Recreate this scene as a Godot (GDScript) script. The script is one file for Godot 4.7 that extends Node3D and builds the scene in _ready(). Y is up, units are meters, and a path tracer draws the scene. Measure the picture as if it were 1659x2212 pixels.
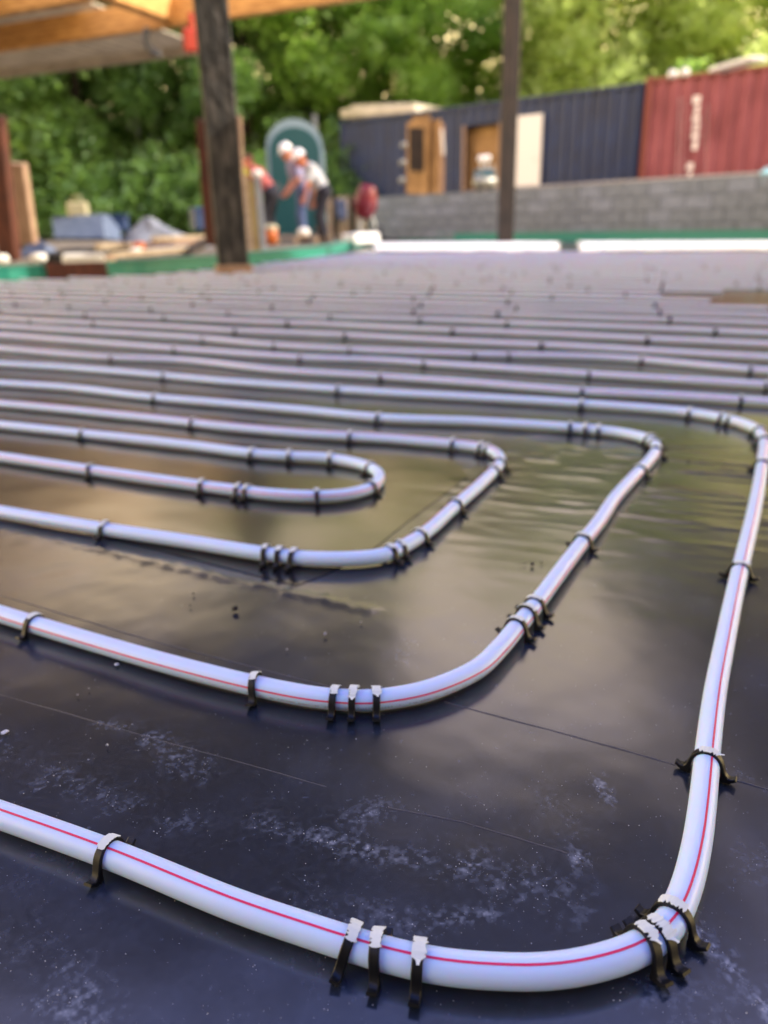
extends Node3D
# Underfloor heating pipes on black film, a building site and a wood behind. Metres, y up, the camera looks along -z.

const FPX := 1660.0
const EYE := 0.36
const PITCH := 20.5
const ROLL := 1.36
const R := 0.0085            # pipe radius
var rng := RandomNumberGenerator.new()
var names := {}
var M := {}

# ---------------------------------------------------------------- places
func ray(px: float, py: float) -> Vector3:
	var u := (px - 829.5) / FPX
	var v := -(py - 1106.0) / FPX
	var c := cos(deg_to_rad(ROLL))
	var s := sin(deg_to_rad(ROLL))
	var a := u * c + v * s
	var b := -u * s + v * c
	var p := deg_to_rad(PITCH)
	return Vector3(a, -sin(p) + b * cos(p), -(cos(p) + b * sin(p)))

func fl(px: float, py: float, h := 0.0) -> Vector3:      # the point of the level plane at height h
	var d := ray(px, py)
	return Vector3(0, EYE, 0) + d * ((h - EYE) / d.y)

func at(px: float, py: float, depth: float) -> Vector3:  # the point at that distance in front of the camera
	var d := ray(px, py)
	return Vector3(0, EYE, 0) + d * (depth / -d.z)

# ---------------------------------------------------------------- nodes
func numbered(called: String) -> String:
	if not names.has(called):
		names[called] = 0
		return called
	names[called] += 1
	return "%s_%03d" % [called, names[called]]

func thing(called: String, label: String, category: String, where := Vector3.ZERO, turn := 0.0, group := "") -> Node3D:
	var o := Node3D.new()
	o.name = numbered(called)
	add_child(o)
	o.position = where
	o.rotation.y = turn
	tag(o, label, category, group)
	return o

func tag(o: Node, label: String, category: String, group := "") -> void:
	o.set_meta("label", label)
	o.set_meta("category", category)
	if group:
		o.set_meta("group", group)

func part(called: String, mesh: Mesh, mat: Material, parent: Node) -> MeshInstance3D:
	var o := MeshInstance3D.new()
	o.name = numbered(called) if parent == self else called
	o.mesh = mesh
	o.material_override = mat
	parent.add_child(o, true)
	return o

func structure(called: String, mesh: Mesh, mat: Material) -> MeshInstance3D:
	var o := part(called, mesh, mat, self)
	o.set_meta("kind", "structure")
	return o

# ---------------------------------------------------------------- shapes
func st() -> SurfaceTool:
	var s := SurfaceTool.new()
	s.begin(Mesh.PRIMITIVE_TRIANGLES)
	s.set_smooth_group(-1)
	return s

func done(s: SurfaceTool) -> ArrayMesh:
	s.generate_normals()
	return s.commit()

func tri(s: SurfaceTool, a: Vector3, b: Vector3, c: Vector3) -> void:   # a b c run counter-clockwise seen from outside
	s.add_vertex(a); s.add_vertex(c); s.add_vertex(b)

func quad(s: SurfaceTool, a: Vector3, b: Vector3, c: Vector3, d: Vector3) -> void:
	tri(s, a, b, c)
	tri(s, a, c, d)

func box(s: SurfaceTool, xf: Transform3D, size: Vector3, bevel := 0.0) -> void:   # centred on xf
	var h := size / 2.0
	if bevel <= 0.0:
		var p := []
		for k in 8:
			p.append(xf * Vector3(h.x if k & 1 else -h.x, h.y if k & 2 else -h.y, h.z if k & 4 else -h.z))
		quad(s, p[4], p[5], p[7], p[6]); quad(s, p[1], p[0], p[2], p[3])
		quad(s, p[5], p[1], p[3], p[7]); quad(s, p[0], p[4], p[6], p[2])
		quad(s, p[6], p[7], p[3], p[2]); quad(s, p[0], p[1], p[5], p[4])
		return
	var e := h - Vector3(bevel, bevel, bevel)
	var rings := [[-h.y, e.x, e.z], [-e.y, h.x, h.z], [e.y, h.x, h.z], [h.y, e.x, e.z]]
	var loops := []
	for r in rings:
		var cx: float = minf(r[1], e.x)
		var cz: float = minf(r[2], e.z)
		loops.append([xf * Vector3(r[1], r[0], -cz), xf * Vector3(cx, r[0], -r[2]), xf * Vector3(-cx, r[0], -r[2]), xf * Vector3(-r[1], r[0], -cz), xf * Vector3(-r[1], r[0], cz), xf * Vector3(-cx, r[0], r[2]), xf * Vector3(cx, r[0], r[2]), xf * Vector3(r[1], r[0], cz)])
	for i in 3:
		for k in 8:
			var n := (k + 1) % 8
			quad(s, loops[i][k], loops[i][n], loops[i + 1][n], loops[i + 1][k])
	for k in range(1, 7):
		tri(s, loops[3][0], loops[3][k], loops[3][k + 1])
		tri(s, loops[0][0], loops[0][k + 1], loops[0][k])

func place(where: Vector3, turn := 0.0, tilt := 0.0, lean := 0.0) -> Transform3D:
	return Transform3D(Basis.from_euler(Vector3(tilt, turn, lean)), where)

func along(a: Vector3, b: Vector3, up := Vector3.UP) -> Transform3D:   # centred between, its x axis runs from a to b
	var x := (b - a).normalized()
	var z := x.cross(up).normalized()
	return Transform3D(Basis(x, z.cross(x), z), (a + b) / 2.0)

func bar(s: SurfaceTool, a: Vector3, b: Vector3, high: float, wide: float, bevel := 0.0, up := Vector3.UP) -> void:
	box(s, along(a, b, up), Vector3(a.distance_to(b), high, wide), bevel)

func box_mesh(size: Vector3, bevel := 0.0, where := Vector3.ZERO) -> ArrayMesh:
	var s := st()
	box(s, Transform3D(Basis(), where), size, bevel)
	return done(s)

func tube(s: SurfaceTool, pts: Array, radii: Array, seg := 10) -> void:
	s.set_smooth_group(0)
	var rings := []
	var ref := Vector3.UP
	for i in pts.size():
		var t: Vector3 = (pts[mini(i + 1, pts.size() - 1)] - pts[maxi(i - 1, 0)]).normalized()
		if i == 0 and absf(t.dot(ref)) > 0.9:
			ref = Vector3.RIGHT
		var sx := t.cross(ref).normalized()
		ref = sx.cross(t)
		var ring := []
		for k in seg:
			var f := TAU * k / seg
			ring.append(pts[i] + (ref * cos(f) + sx * sin(f)) * radii[i])
		rings.append(ring)
	for i in pts.size() - 1:
		for k in seg:
			var n := (k + 1) % seg
			quad(s, rings[i][k], rings[i + 1][k], rings[i + 1][n], rings[i][n])
	s.set_smooth_group(-1)
	for k in range(1, seg - 1):
		tri(s, rings[0][0], rings[0][k], rings[0][k + 1])
		tri(s, rings[-1][0], rings[-1][k + 1], rings[-1][k])

func lathe(s: SurfaceTool, profile: Array, seg: int, xf := Transform3D(), squash := 1.0) -> void:   # profile of (radius, height) from bottom to top
	s.set_smooth_group(0)
	for i in profile.size() - 1:
		for k in seg:
			var q := []
			for c in [[i, k], [i, k + 1], [i + 1, k + 1], [i + 1, k]]:
				var f: float = TAU * c[1] / seg
				var p: Vector2 = profile[c[0]]
				q.append(xf * Vector3(p.x * cos(f) * squash, p.y, -p.x * sin(f)))
			quad(s, q[0], q[1], q[2], q[3])
	s.set_smooth_group(-1)

func prism(s: SurfaceTool, outline: PackedVector2Array, xf: Transform3D, depth: float) -> void:   # outline in x y, extruded along z by depth, centred
	var idx := Geometry2D.triangulate_polygon(outline)
	var cw := Geometry2D.is_polygon_clockwise(outline)
	var n := outline.size()
	var f := []
	var b := []
	for p in outline:
		f.append(xf * Vector3(p.x, p.y, depth / 2))
		b.append(xf * Vector3(p.x, p.y, -depth / 2))
	for i in range(0, idx.size(), 3):
		var a := idx[i]
		var c := idx[i + 1]
		var d := idx[i + 2]
		var area := (outline[c] - outline[a]).cross(outline[d] - outline[a])
		if area < 0:
			var t := c
			c = d
			d = t
		tri(s, f[a], f[c], f[d])
		tri(s, b[a], b[d], b[c])
	for i in n:
		var j := (i + 1) % n
		if (f[i] - f[j]).length() < 1e-7:
			continue
		var area2 := 0.0
		for k in n:
			area2 += outline[k].cross(outline[(k + 1) % n])
		if area2 > 0:
			quad(s, f[j], f[i], b[i], b[j])
		else:
			quad(s, f[i], f[j], b[j], b[i])

func sheet(s: SurfaceTool, pts: Array, thick: float) -> void:   # a flat polygon given by points on a level plane, thick downwards
	var o := PackedVector2Array()
	for p in pts:
		o.append(Vector2(p.x, p.z))
	var y: float = pts[0].y
	prism(s, o, Transform3D(Basis(Vector3.RIGHT, Vector3(0, 0, 1), Vector3(0, -1, 0)), Vector3(0, y - thick / 2, 0)), thick)

# ---------------------------------------------------------------- materials
func mat(called: String, c: Color, rough := 0.8, metal := 0.0, spec := 0.5) -> StandardMaterial3D:
	var m := StandardMaterial3D.new()
	m.resource_name = called
	m.albedo_color = c
	m.roughness = rough
	m.metallic = metal
	m.metallic_specular = spec
	M[called] = m
	return m

func noise_tex(freq: float, dark: Color, light: Color, mid := 0.5, seed_ := 1, size := 256, octaves := 4, kind := FastNoiseLite.TYPE_SIMPLEX_SMOOTH) -> NoiseTexture2D:
	var n := FastNoiseLite.new()
	n.noise_type = kind
	n.frequency = freq
	n.seed = seed_
	n.fractal_octaves = octaves
	var g := Gradient.new()
	g.offsets = PackedFloat32Array([0.15, mid, 0.9])
	g.colors = PackedColorArray([dark, dark.lerp(light, 0.5), light])
	var t := NoiseTexture2D.new()
	t.width = size
	t.height = size
	t.seamless = true
	t.noise = n
	t.color_ramp = g
	return t

func bump_tex(freq: float, strength: float, seed_ := 1, size := 256) -> NoiseTexture2D:
	var n := FastNoiseLite.new()
	n.noise_type = FastNoiseLite.TYPE_SIMPLEX_SMOOTH
	n.frequency = freq
	n.seed = seed_
	var t := NoiseTexture2D.new()
	t.width = size
	t.height = size
	t.seamless = true
	t.as_normal_map = true
	t.bump_strength = strength
	t.noise = n
	return t

func grained(called: String, dark: Color, light: Color, scale: Vector3, rough := 0.8, freq := 0.02, seed_ := 1) -> StandardMaterial3D:   # patchy colour, mapped on world axes
	var m := mat(called, Color.WHITE, rough)
	m.albedo_texture = noise_tex(freq, dark, light, 0.5, seed_)
	m.uv1_triplanar = true
	m.uv1_world_triplanar = true
	m.uv1_scale = scale
	return m

func materials() -> void:
	var pipe := mat("pale_pipe_plastic", Color(0.745, 0.835, 0.94), 0.34)
	pipe.subsurf_scatter_enabled = true
	pipe.subsurf_scatter_strength = 0.5
	mat("red_stripe_ink", Color(0.83, 0.10, 0.30), 0.4)
	mat("print_ink", Color(0.55, 0.56, 0.62), 0.5)
	mat("black_clip_plastic", Color(0.03, 0.036, 0.052), 0.42, 0.0, 0.4)
	mat("torn_tape_paper", Color(0.80, 0.83, 0.80), 0.75)
	grained("crumb_mortar", Color(0.42, 0.42, 0.42), Color(0.72, 0.71, 0.7), Vector3(60, 60, 60), 0.95, 0.03, 4)
	grained("crumb_soil", Color(0.07, 0.06, 0.055), Color(0.22, 0.2, 0.18), Vector3(60, 60, 60), 0.95, 0.03, 5)
	mat("pale_flake", Color(0.75, 0.76, 0.76), 0.8)
	grained("yard_gravel", Color(0.27, 0.24, 0.2), Color(0.52, 0.48, 0.42), Vector3(0.6, 0.6, 0.6), 0.95, 0.06, 6)
	grained("forest_soil", Color(0.09, 0.085, 0.06), Color(0.2, 0.2, 0.12), Vector3(0.25, 0.25, 0.25), 1.0, 0.05, 7)
	grained("charred_post", Color(0.055, 0.06, 0.075), Color(0.36, 0.34, 0.33), Vector3(3.2, 0.75, 3.2), 0.75, 0.016, 8)
	grained("dark_post", Color(0.10, 0.08, 0.065), Color(0.22, 0.17, 0.14), Vector3(3, 0.5, 3), 0.8, 0.02, 9)
	grained("orange_timber", Color(0.66, 0.46, 0.22), Color(0.90, 0.70, 0.41), Vector3(0.6, 3, 0.6), 0.7, 0.02, 10)
	grained("roof_underside", Color(0.66, 0.63, 0.57), Color(0.83, 0.8, 0.74), Vector3(0.5, 0.5, 0.5), 0.6, 0.01, 11)
	grained("rust_brown", Color(0.25, 0.12, 0.08), Color(0.40, 0.21, 0.14), Vector3(3, 0.8, 3), 0.75, 0.02, 12)
	grained("tan_plank", Color(0.55, 0.44, 0.36), Color(0.72, 0.60, 0.50), Vector3(4, 0.8, 4), 0.75, 0.02, 13)
	grained("pale_plank", Color(0.60, 0.53, 0.43), Color(0.80, 0.73, 0.62), Vector3(1.5, 3, 3), 0.8, 0.02, 14)
	grained("yellow_board", Color(0.55, 0.47, 0.27), Color(0.75, 0.68, 0.46), Vector3(3, 0.8, 3), 0.8, 0.02, 15)
	grained("plywood", Color(0.46, 0.34, 0.20), Color(0.64, 0.50, 0.33), Vector3(0.5, 0.4, 0.5), 0.75, 0.015, 16)
	grained("block_concrete", Color(0.43, 0.45, 0.46), Color(0.53, 0.55, 0.56), Vector3(0.9, 0.9, 0.9), 0.95, 0.03, 17)
	grained("block_concrete_pale", Color(0.46, 0.48, 0.50), Color(0.57, 0.59, 0.61), Vector3(0.9, 0.9, 0.9), 0.95, 0.03, 18)
	grained("block_mortar", Color(0.43, 0.45, 0.45), Color(0.53, 0.55, 0.55), Vector3(2, 2, 2), 1.0, 0.05, 19)
	grained("navy_steel", Color(0.015, 0.10, 0.25), Color(0.04, 0.16, 0.35), Vector3(0.4, 0.18, 0.4), 0.5, 0.02, 20)
	grained("red_steel", Color(0.47, 0.21, 0.25), Color(0.58, 0.31, 0.35), Vector3(0.4, 0.2, 0.4), 0.55, 0.015, 21)
	mat("orange_red_steel", Color(0.50, 0.25, 0.21), 0.55)
	mat("white_paint", Color(0.86, 0.85, 0.85), 0.5)
	mat("white_lettering", Color(0.88, 0.84, 0.84), 0.6)
	mat("green_membrane", Color(0.17, 0.56, 0.49), 0.45)
	mat("white_foam", Color(0.90, 0.90, 0.88), 0.8)
	mat("teal_door", Color(0.04, 0.30, 0.33), 0.45)
	mat("pale_shell", Color(0.50, 0.60, 0.66), 0.5)
	mat("grey_plastic", Color(0.35, 0.37, 0.39), 0.6)
	mat("dark_plastic", Color(0.05, 0.055, 0.06), 0.55)
	grained("slate_blue", Color(0.29, 0.35, 0.46), Color(0.40, 0.46, 0.56), Vector3(1, 1, 1), 0.6, 0.02, 22)
	mat("strong_blue", Color(0.15, 0.25, 0.42), 0.5)
	mat("lime_yellow", Color(0.62, 0.60, 0.05), 0.6)
	mat("cream_plastic", Color(0.66, 0.64, 0.52), 0.6)
	mat("orange_plastic", Color(0.7, 0.36, 0.14), 0.5)
	mat("red_drum", Color(0.42, 0.05, 0.12), 0.4)
	grained("grey_tarp", Color(0.42, 0.45, 0.5), Color(0.6, 0.62, 0.66), Vector3(1, 1, 1), 0.6, 0.03, 23)
	mat("signal_red", Color(0.68, 0.20, 0.12), 0.5)
	mat("machine_teal", Color(0.16, 0.33, 0.40), 0.45)
	mat("machine_grey", Color(0.55, 0.56, 0.55), 0.4, 0.4)
	mat("pale_blue", Color(0.60, 0.82, 0.86), 0.5)
	mat("skin", Color(0.78, 0.52, 0.42), 0.6)
	mat("tanned_skin", Color(0.80, 0.50, 0.37), 0.6)
	mat("mauve_cloth", Color(0.52, 0.50, 0.62), 0.9)
	mat("grey_cloth", Color(0.66, 0.67, 0.69), 0.9)
	mat("jeans_cloth", Color(0.30, 0.36, 0.52), 0.9)
	mat("navy_cloth", Color(0.10, 0.10, 0.15), 0.9)
	mat("pink_cloth", Color(0.60, 0.31, 0.30), 0.9)
	mat("boot_leather", Color(0.22, 0.15, 0.1), 0.7)
	mat("hair_brown", Color(0.32, 0.13, 0.09), 0.8)
	mat("helmet_white", Color(0.93, 0.93, 0.92), 0.35)
	mat("eye_dark", Color(0.08, 0.06, 0.05), 0.3)
	grained("bark", Color(0.10, 0.08, 0.06), Color(0.26, 0.22, 0.17), Vector3(1.5, 0.4, 1.5), 0.95, 0.03, 24)
	mat("window_black", Color(0.02, 0.02, 0.022), 0.4)

func leaf_material(called: String, c: Color, through: Color) -> StandardMaterial3D:
	var m := mat(called, c, 0.5)
	m.backlight_enabled = true
	m.backlight = through
	m.cull_mode = BaseMaterial3D.CULL_DISABLED
	return m

# ---------------------------------------------------------------- light and camera
func light_and_camera() -> void:
	var cam := Camera3D.new()
	cam.name = "camera"
	var p := deg_to_rad(PITCH)
	var c := cos(deg_to_rad(ROLL))
	var s := sin(deg_to_rad(ROLL))
	var right := Vector3(1, 0, 0)
	var lup := Vector3(0, cos(p), -sin(p))
	cam.transform = Transform3D(Basis(right * c - lup * s, right * s + lup * c, Vector3(0, sin(p), cos(p))), Vector3(0, EYE, 0))
	var lens := CameraAttributesPhysical.new()
	lens.frustum_focal_length = 12.0 / tan(atan(1106.0 / FPX))
	lens.frustum_focus_distance = 0.47
	lens.frustum_near = 0.03
	lens.frustum_far = 1500.0
	lens.exposure_aperture = 3.3
	cam.attributes = lens
	add_child(cam)
	cam.current = true

	var sky := ProceduralSkyMaterial.new()
	sky.sky_top_color = Color(0.2, 0.53, 1.1)
	sky.sky_horizon_color = Color(2.3, 2.02, 1.40)
	sky.sky_curve = 0.40
	sky.sky_energy_multiplier = 1.0
	sky.ground_bottom_color = Color(0.3, 0.28, 0.24)
	sky.ground_horizon_color = Color(0.5, 0.48, 0.44)
	sky.sun_angle_max = 25.0
	var e := Environment.new()
	e.background_mode = Environment.BG_SKY
	e.sky = Sky.new()
	e.sky.sky_material = sky
	e.background_energy_multiplier = 1.0
	e.tonemap_mode = Environment.TONE_MAPPER_LINEAR
	e.tonemap_exposure = 1.44
	e.sdfgi_enabled = true
	e.ssao_enabled = true
	e.ssil_enabled = true
	var we := WorldEnvironment.new()
	we.name = "environment"
	we.environment = e
	add_child(we)

	var sun := DirectionalLight3D.new()
	sun.name = "sun"
	var az := deg_to_rad(90.0)      # from the right of the picture
	var el := deg_to_rad(33.0)
	var to_sun := Vector3(sin(az) * cos(el), sin(el), -cos(az) * cos(el))
	sun.transform = Transform3D(Basis.looking_at(-to_sun, Vector3.UP), Vector3.ZERO)
	sun.light_color = Color(1.0, 0.955, 0.88)
	sun.light_energy = 1.6
	sun.light_angular_distance = 0.5
	sun.shadow_enabled = true
	add_child(sun)

# ---------------------------------------------------------------- the film floor
func wave(x: float, z: float) -> float:      # unevenness of the film over the boards, metres
	var h := 0.0007 * nz.get_noise_2d(x * 80, z * 80) + 0.00022 * nz.get_noise_2d(x * 330 + 500, z * 330)
	# creases where the film is pulled between the bends of the second and third pipe
	var a := x * 0.94 + z * 0.34
	var b := -x * 0.34 + z * 0.94
	var near := exp(-pow((x - 0.33) / 0.23, 2) - pow((z + 1.12) / 0.26, 2))
	var near2 := exp(-pow((x - 0.62) / 0.16, 2) - pow((z + 1.0) / 0.16, 2))
	var r := nz2.get_noise_2d(a * 130 + 30 * nz.get_noise_2d(x * 150, z * 150), b * 1500)
	h += 0.003 * (near + near2) * pow(maxf(0.0, r), 1.0)
	# the crumpled run below the third pipe
	var c0 := fl(0, 1135)
	var c1 := fl(660, 1283)
	var d := (c1 - c0).normalized()
	var q := Vector3(x, 0, z) - c0
	var t := q.dot(d)
	var side := q.cross(d).y
	if t > -0.6 and t < c0.distance_to(c1) + 0.08:
		side += 0.006 * nz.get_noise_2d(t * 900, 7.0)
		h += (0.0009 + 0.0009 * nz.get_noise_2d(t * 900, 90.0)) * exp(-pow(side / 0.007, 2))
	return h

var nz := FastNoiseLite.new()
var nz2 := FastNoiseLite.new()

func film_grid(x0: float, x1: float, z0: float, z1: float, cell: float, y: float) -> ArrayMesh:   # z runs from z0 (near) to z1 (far)
	var nx := int((x1 - x0) / cell) + 1
	var nzz := int((z0 - z1) / cell) + 1
	var v := PackedVector3Array()
	var n := PackedVector3Array()
	var uv := PackedVector2Array()
	var hs := PackedFloat32Array()
	v.resize(nx * nzz); n.resize(nx * nzz); uv.resize(nx * nzz); hs.resize(nx * nzz)
	for j in nzz:
		var z := z0 + (z1 - z0) * j / (nzz - 1)
		for i in nx:
			var x := x0 + (x1 - x0) * i / (nx - 1)
			hs[j * nx + i] = wave(x, z)
	var dx := (x1 - x0) / (nx - 1)
	var dz := (z1 - z0) / (nzz - 1)
	for j in nzz:
		for i in nx:
			var k := j * nx + i
			v[k] = Vector3(x0 + dx * i, y + hs[k] - 0.002, z0 + dz * j)
			var gx := (hs[j * nx + mini(i + 1, nx - 1)] - hs[j * nx + maxi(i - 1, 0)]) / (2 * dx)
			var gz := (hs[mini(j + 1, nzz - 1) * nx + i] - hs[maxi(j - 1, 0) * nx + i]) / (2 * dz)
			n[k] = Vector3(-gx, 1, -gz).normalized()
			uv[k] = Vector2(float(i) / (nx - 1), float(j) / (nzz - 1))
	var idx := PackedInt32Array()
	for j in nzz - 1:
		for i in nx - 1:
			var a := j * nx + i
			idx.append_array([a, a + nx, a + 1, a + 1, a + nx, a + nx + 1])
	var arr := []
	arr.resize(Mesh.ARRAY_MAX)
	arr[Mesh.ARRAY_VERTEX] = v
	arr[Mesh.ARRAY_NORMAL] = n
	arr[Mesh.ARRAY_TEX_UV] = uv
	arr[Mesh.ARRAY_INDEX] = idx
	var m := ArrayMesh.new()
	m.add_surface_from_arrays(Mesh.PRIMITIVE_TRIANGLES, arr)
	return m

const FX0 := -1.0
const FX1 := 1.1
const FZ0 := -0.15
const FZ1 := -1.75
const TW := 2048
const TH := 1560
# dusty scuffs: from, to (picture places), spread in millimetres, number of dabs
const SCUFFS := [
	[[330, 1590], [440, 1665], 11, 900], [[60, 1700], [180, 1640], 5, 260], [[170, 1690], [290, 1740], 9, 420], [[0, 1600], [120, 1670], 4, 260], [[560, 1770], [760, 1830], 6, 520],
	[[700, 1800], [960, 1870], 9, 800], [[760, 1760], [840, 1730], 8, 300], [[1010, 1850], [1120, 1920], 12, 620], [[1150, 1880], [1250, 1960], 12, 420], [[930, 1985], [1060, 1960], 7, 360],
	[[1510, 2010], [1659, 2170], 3, 700], [[1240, 1830], [1260, 1860], 5, 200], [[1290, 1680], [1320, 1720], 4, 240], [[1380, 2120], [1560, 2190], 14, 420], [[150, 2090], [230, 2200], 8, 420],
	[[90, 2150], [170, 2200], 6, 300], [[780, 1960], [900, 2010], 10, 300], [[220, 1555], [265, 1565], 5, 200], [[270, 1570], [340, 1590], 3, 140], [[1180, 1700], [1250, 1790], 16, 200],
	[[1540, 1650], [1659, 1690], 5, 200], [[350, 1780], [420, 1760], 6, 200], [[1270, 1180], [1290, 1300], 3, 160], [[860, 1420], [900, 1380], 9, 220], [[1590, 1900], [1659, 1840], 6, 200], [[20, 2010], [120, 2090], 9, 200], [[620, 1905], [700, 1960], 10, 200],
]

func film_texture() -> ImageTexture:
	var im := Image.create(TW, TH, false, Image.FORMAT_RGB8)
	im.fill(Color(0.098, 0.122, 0.172))
	var cloud := FastNoiseLite.new()
	cloud.seed = 31
	cloud.frequency = 0.006
	cloud.fractal_octaves = 5
	var cl := cloud.get_image(TW, TH)
	cl.convert(Image.FORMAT_L8)
	var cd := cl.get_data()
	var fine := FastNoiseLite.new()
	fine.seed = 32
	fine.noise_type = FastNoiseLite.TYPE_VALUE
	fine.frequency = 0.35
	var fi := fine.get_image(TW, TH)
	fi.convert(Image.FORMAT_L8)
	var fd := fi.get_data()
	var data := im.get_data()
	for k in TW * TH:      # thin film of dust in patches, and its grain
		var c: int = cd[k]
		var f: int = fd[k]
		var add := (maxi(c - 112, 0) * 18 + (f - 128) * 10) >> 7
		if f > 208 and c > 90:
			add += f - 208
		var o := k * 3
		data[o] = clampi(data[o] + add, 0, 255)
		data[o + 1] = clampi(data[o + 1] + add, 0, 255)
		data[o + 2] = clampi(data[o + 2] + add + (add >> 3), 0, 255)
	var r := RandomNumberGenerator.new()
	r.seed = 77
	for sc in SCUFFS:
		var a := fl(sc[0][0], sc[0][1])
		var b := fl(sc[1][0], sc[1][1])
		var dir := (b - a).normalized()
		var across := Vector3(dir.z, 0, -dir.x)
		for i in int(sc[3] * 0.22):
			var t := r.randf_range(-0.08, 1.08)
			var off: float = r.randfn(0.0, 0.75) * sc[2] * 0.001
			var p := a.lerp(b, t) + across * off + dir * r.randfn(0, 0.004)
			var x := int((p.x - FX0) / (FX1 - FX0) * TW)
			var y := int((p.z - FZ0) / (FZ1 - FZ0) * TH)
			var strong := r.randf() * r.randf()
			var long := r.randi_range(1, 7) if r.randf() < 0.6 else 1
			for q in long:
				var xx := x + int(dir.x * q)
				var yy := y - int(dir.z * q)
				if xx < 1 or yy < 1 or xx >= TW - 1 or yy >= TH - 1:
					continue
				var o := (yy * TW + xx) * 3
				var add := int(3 + 26 * strong)
				data[o] = mini(data[o] + add, 190)
				data[o + 1] = mini(data[o + 1] + add, 192)
				data[o + 2] = mini(data[o + 2] + add, 196)
		for i in int(sc[3] / 6.0):      # the finest dust, rubbed in
			var p: Vector3 = a.lerp(b, r.randf_range(-0.15, 1.15)) + across * (r.randfn(0.0, 0.5) * sc[2] * 0.001)
			var x := int((p.x - FX0) / (FX1 - FX0) * TW)
			var y := int((p.z - FZ0) / (FZ1 - FZ0) * TH)
			var wide := r.randf_range(1.5, 6.0)
			var rad := int(wide * 4.0)
			for yy in range(maxi(y - rad, 0), mini(y + rad, TH)):
				for xx in range(maxi(x - rad, 0), mini(x + rad, TW)):
					var du := ((xx - x) * dir.x - (yy - y) * -dir.z) / rad
					var dv := ((xx - x) * dir.z - (yy - y) * dir.x) / wide
					var q := 1.0 - du * du - dv * dv
					if q > 0 and fd[yy * TW + xx] > 96:
						var o := (yy * TW + xx) * 3
						var add := int(q * (fd[yy * TW + xx] - 90) * 0.05 + 0.5)
						for ch in 3:
							data[o + ch] = mini(data[o + ch] + add, 150)
	for i in 170:      # scratches
		var x := r.randf() * TW
		var y := r.randf() * TH
		var f := r.randf_range(-0.5, 0.9) if r.randf() < 0.7 else r.randf() * PI
		var bend := r.randfn(0, 0.0016)
		var add := r.randi_range(4, 16)
		for q in r.randi_range(30, 220):
			x += cos(f)
			y += sin(f)
			f += bend
			if r.randf() < 0.3 or x < 1 or y < 1 or x >= TW - 1 or y >= TH - 1:
				continue
			var o := (int(y) * TW + int(x)) * 3
			for ch in 3:
				data[o + ch] = mini(data[o + ch] + add, 150)
	return ImageTexture.create_from_image(Image.create_from_data(TW, TH, false, Image.FORMAT_RGB8, data))

const EDGE := [[-400, 640], [-120, 612], [110, 600], [235, 597], [480, 578], [700, 552], [812, 521], [1659, 519], [2100, 519]]

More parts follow.
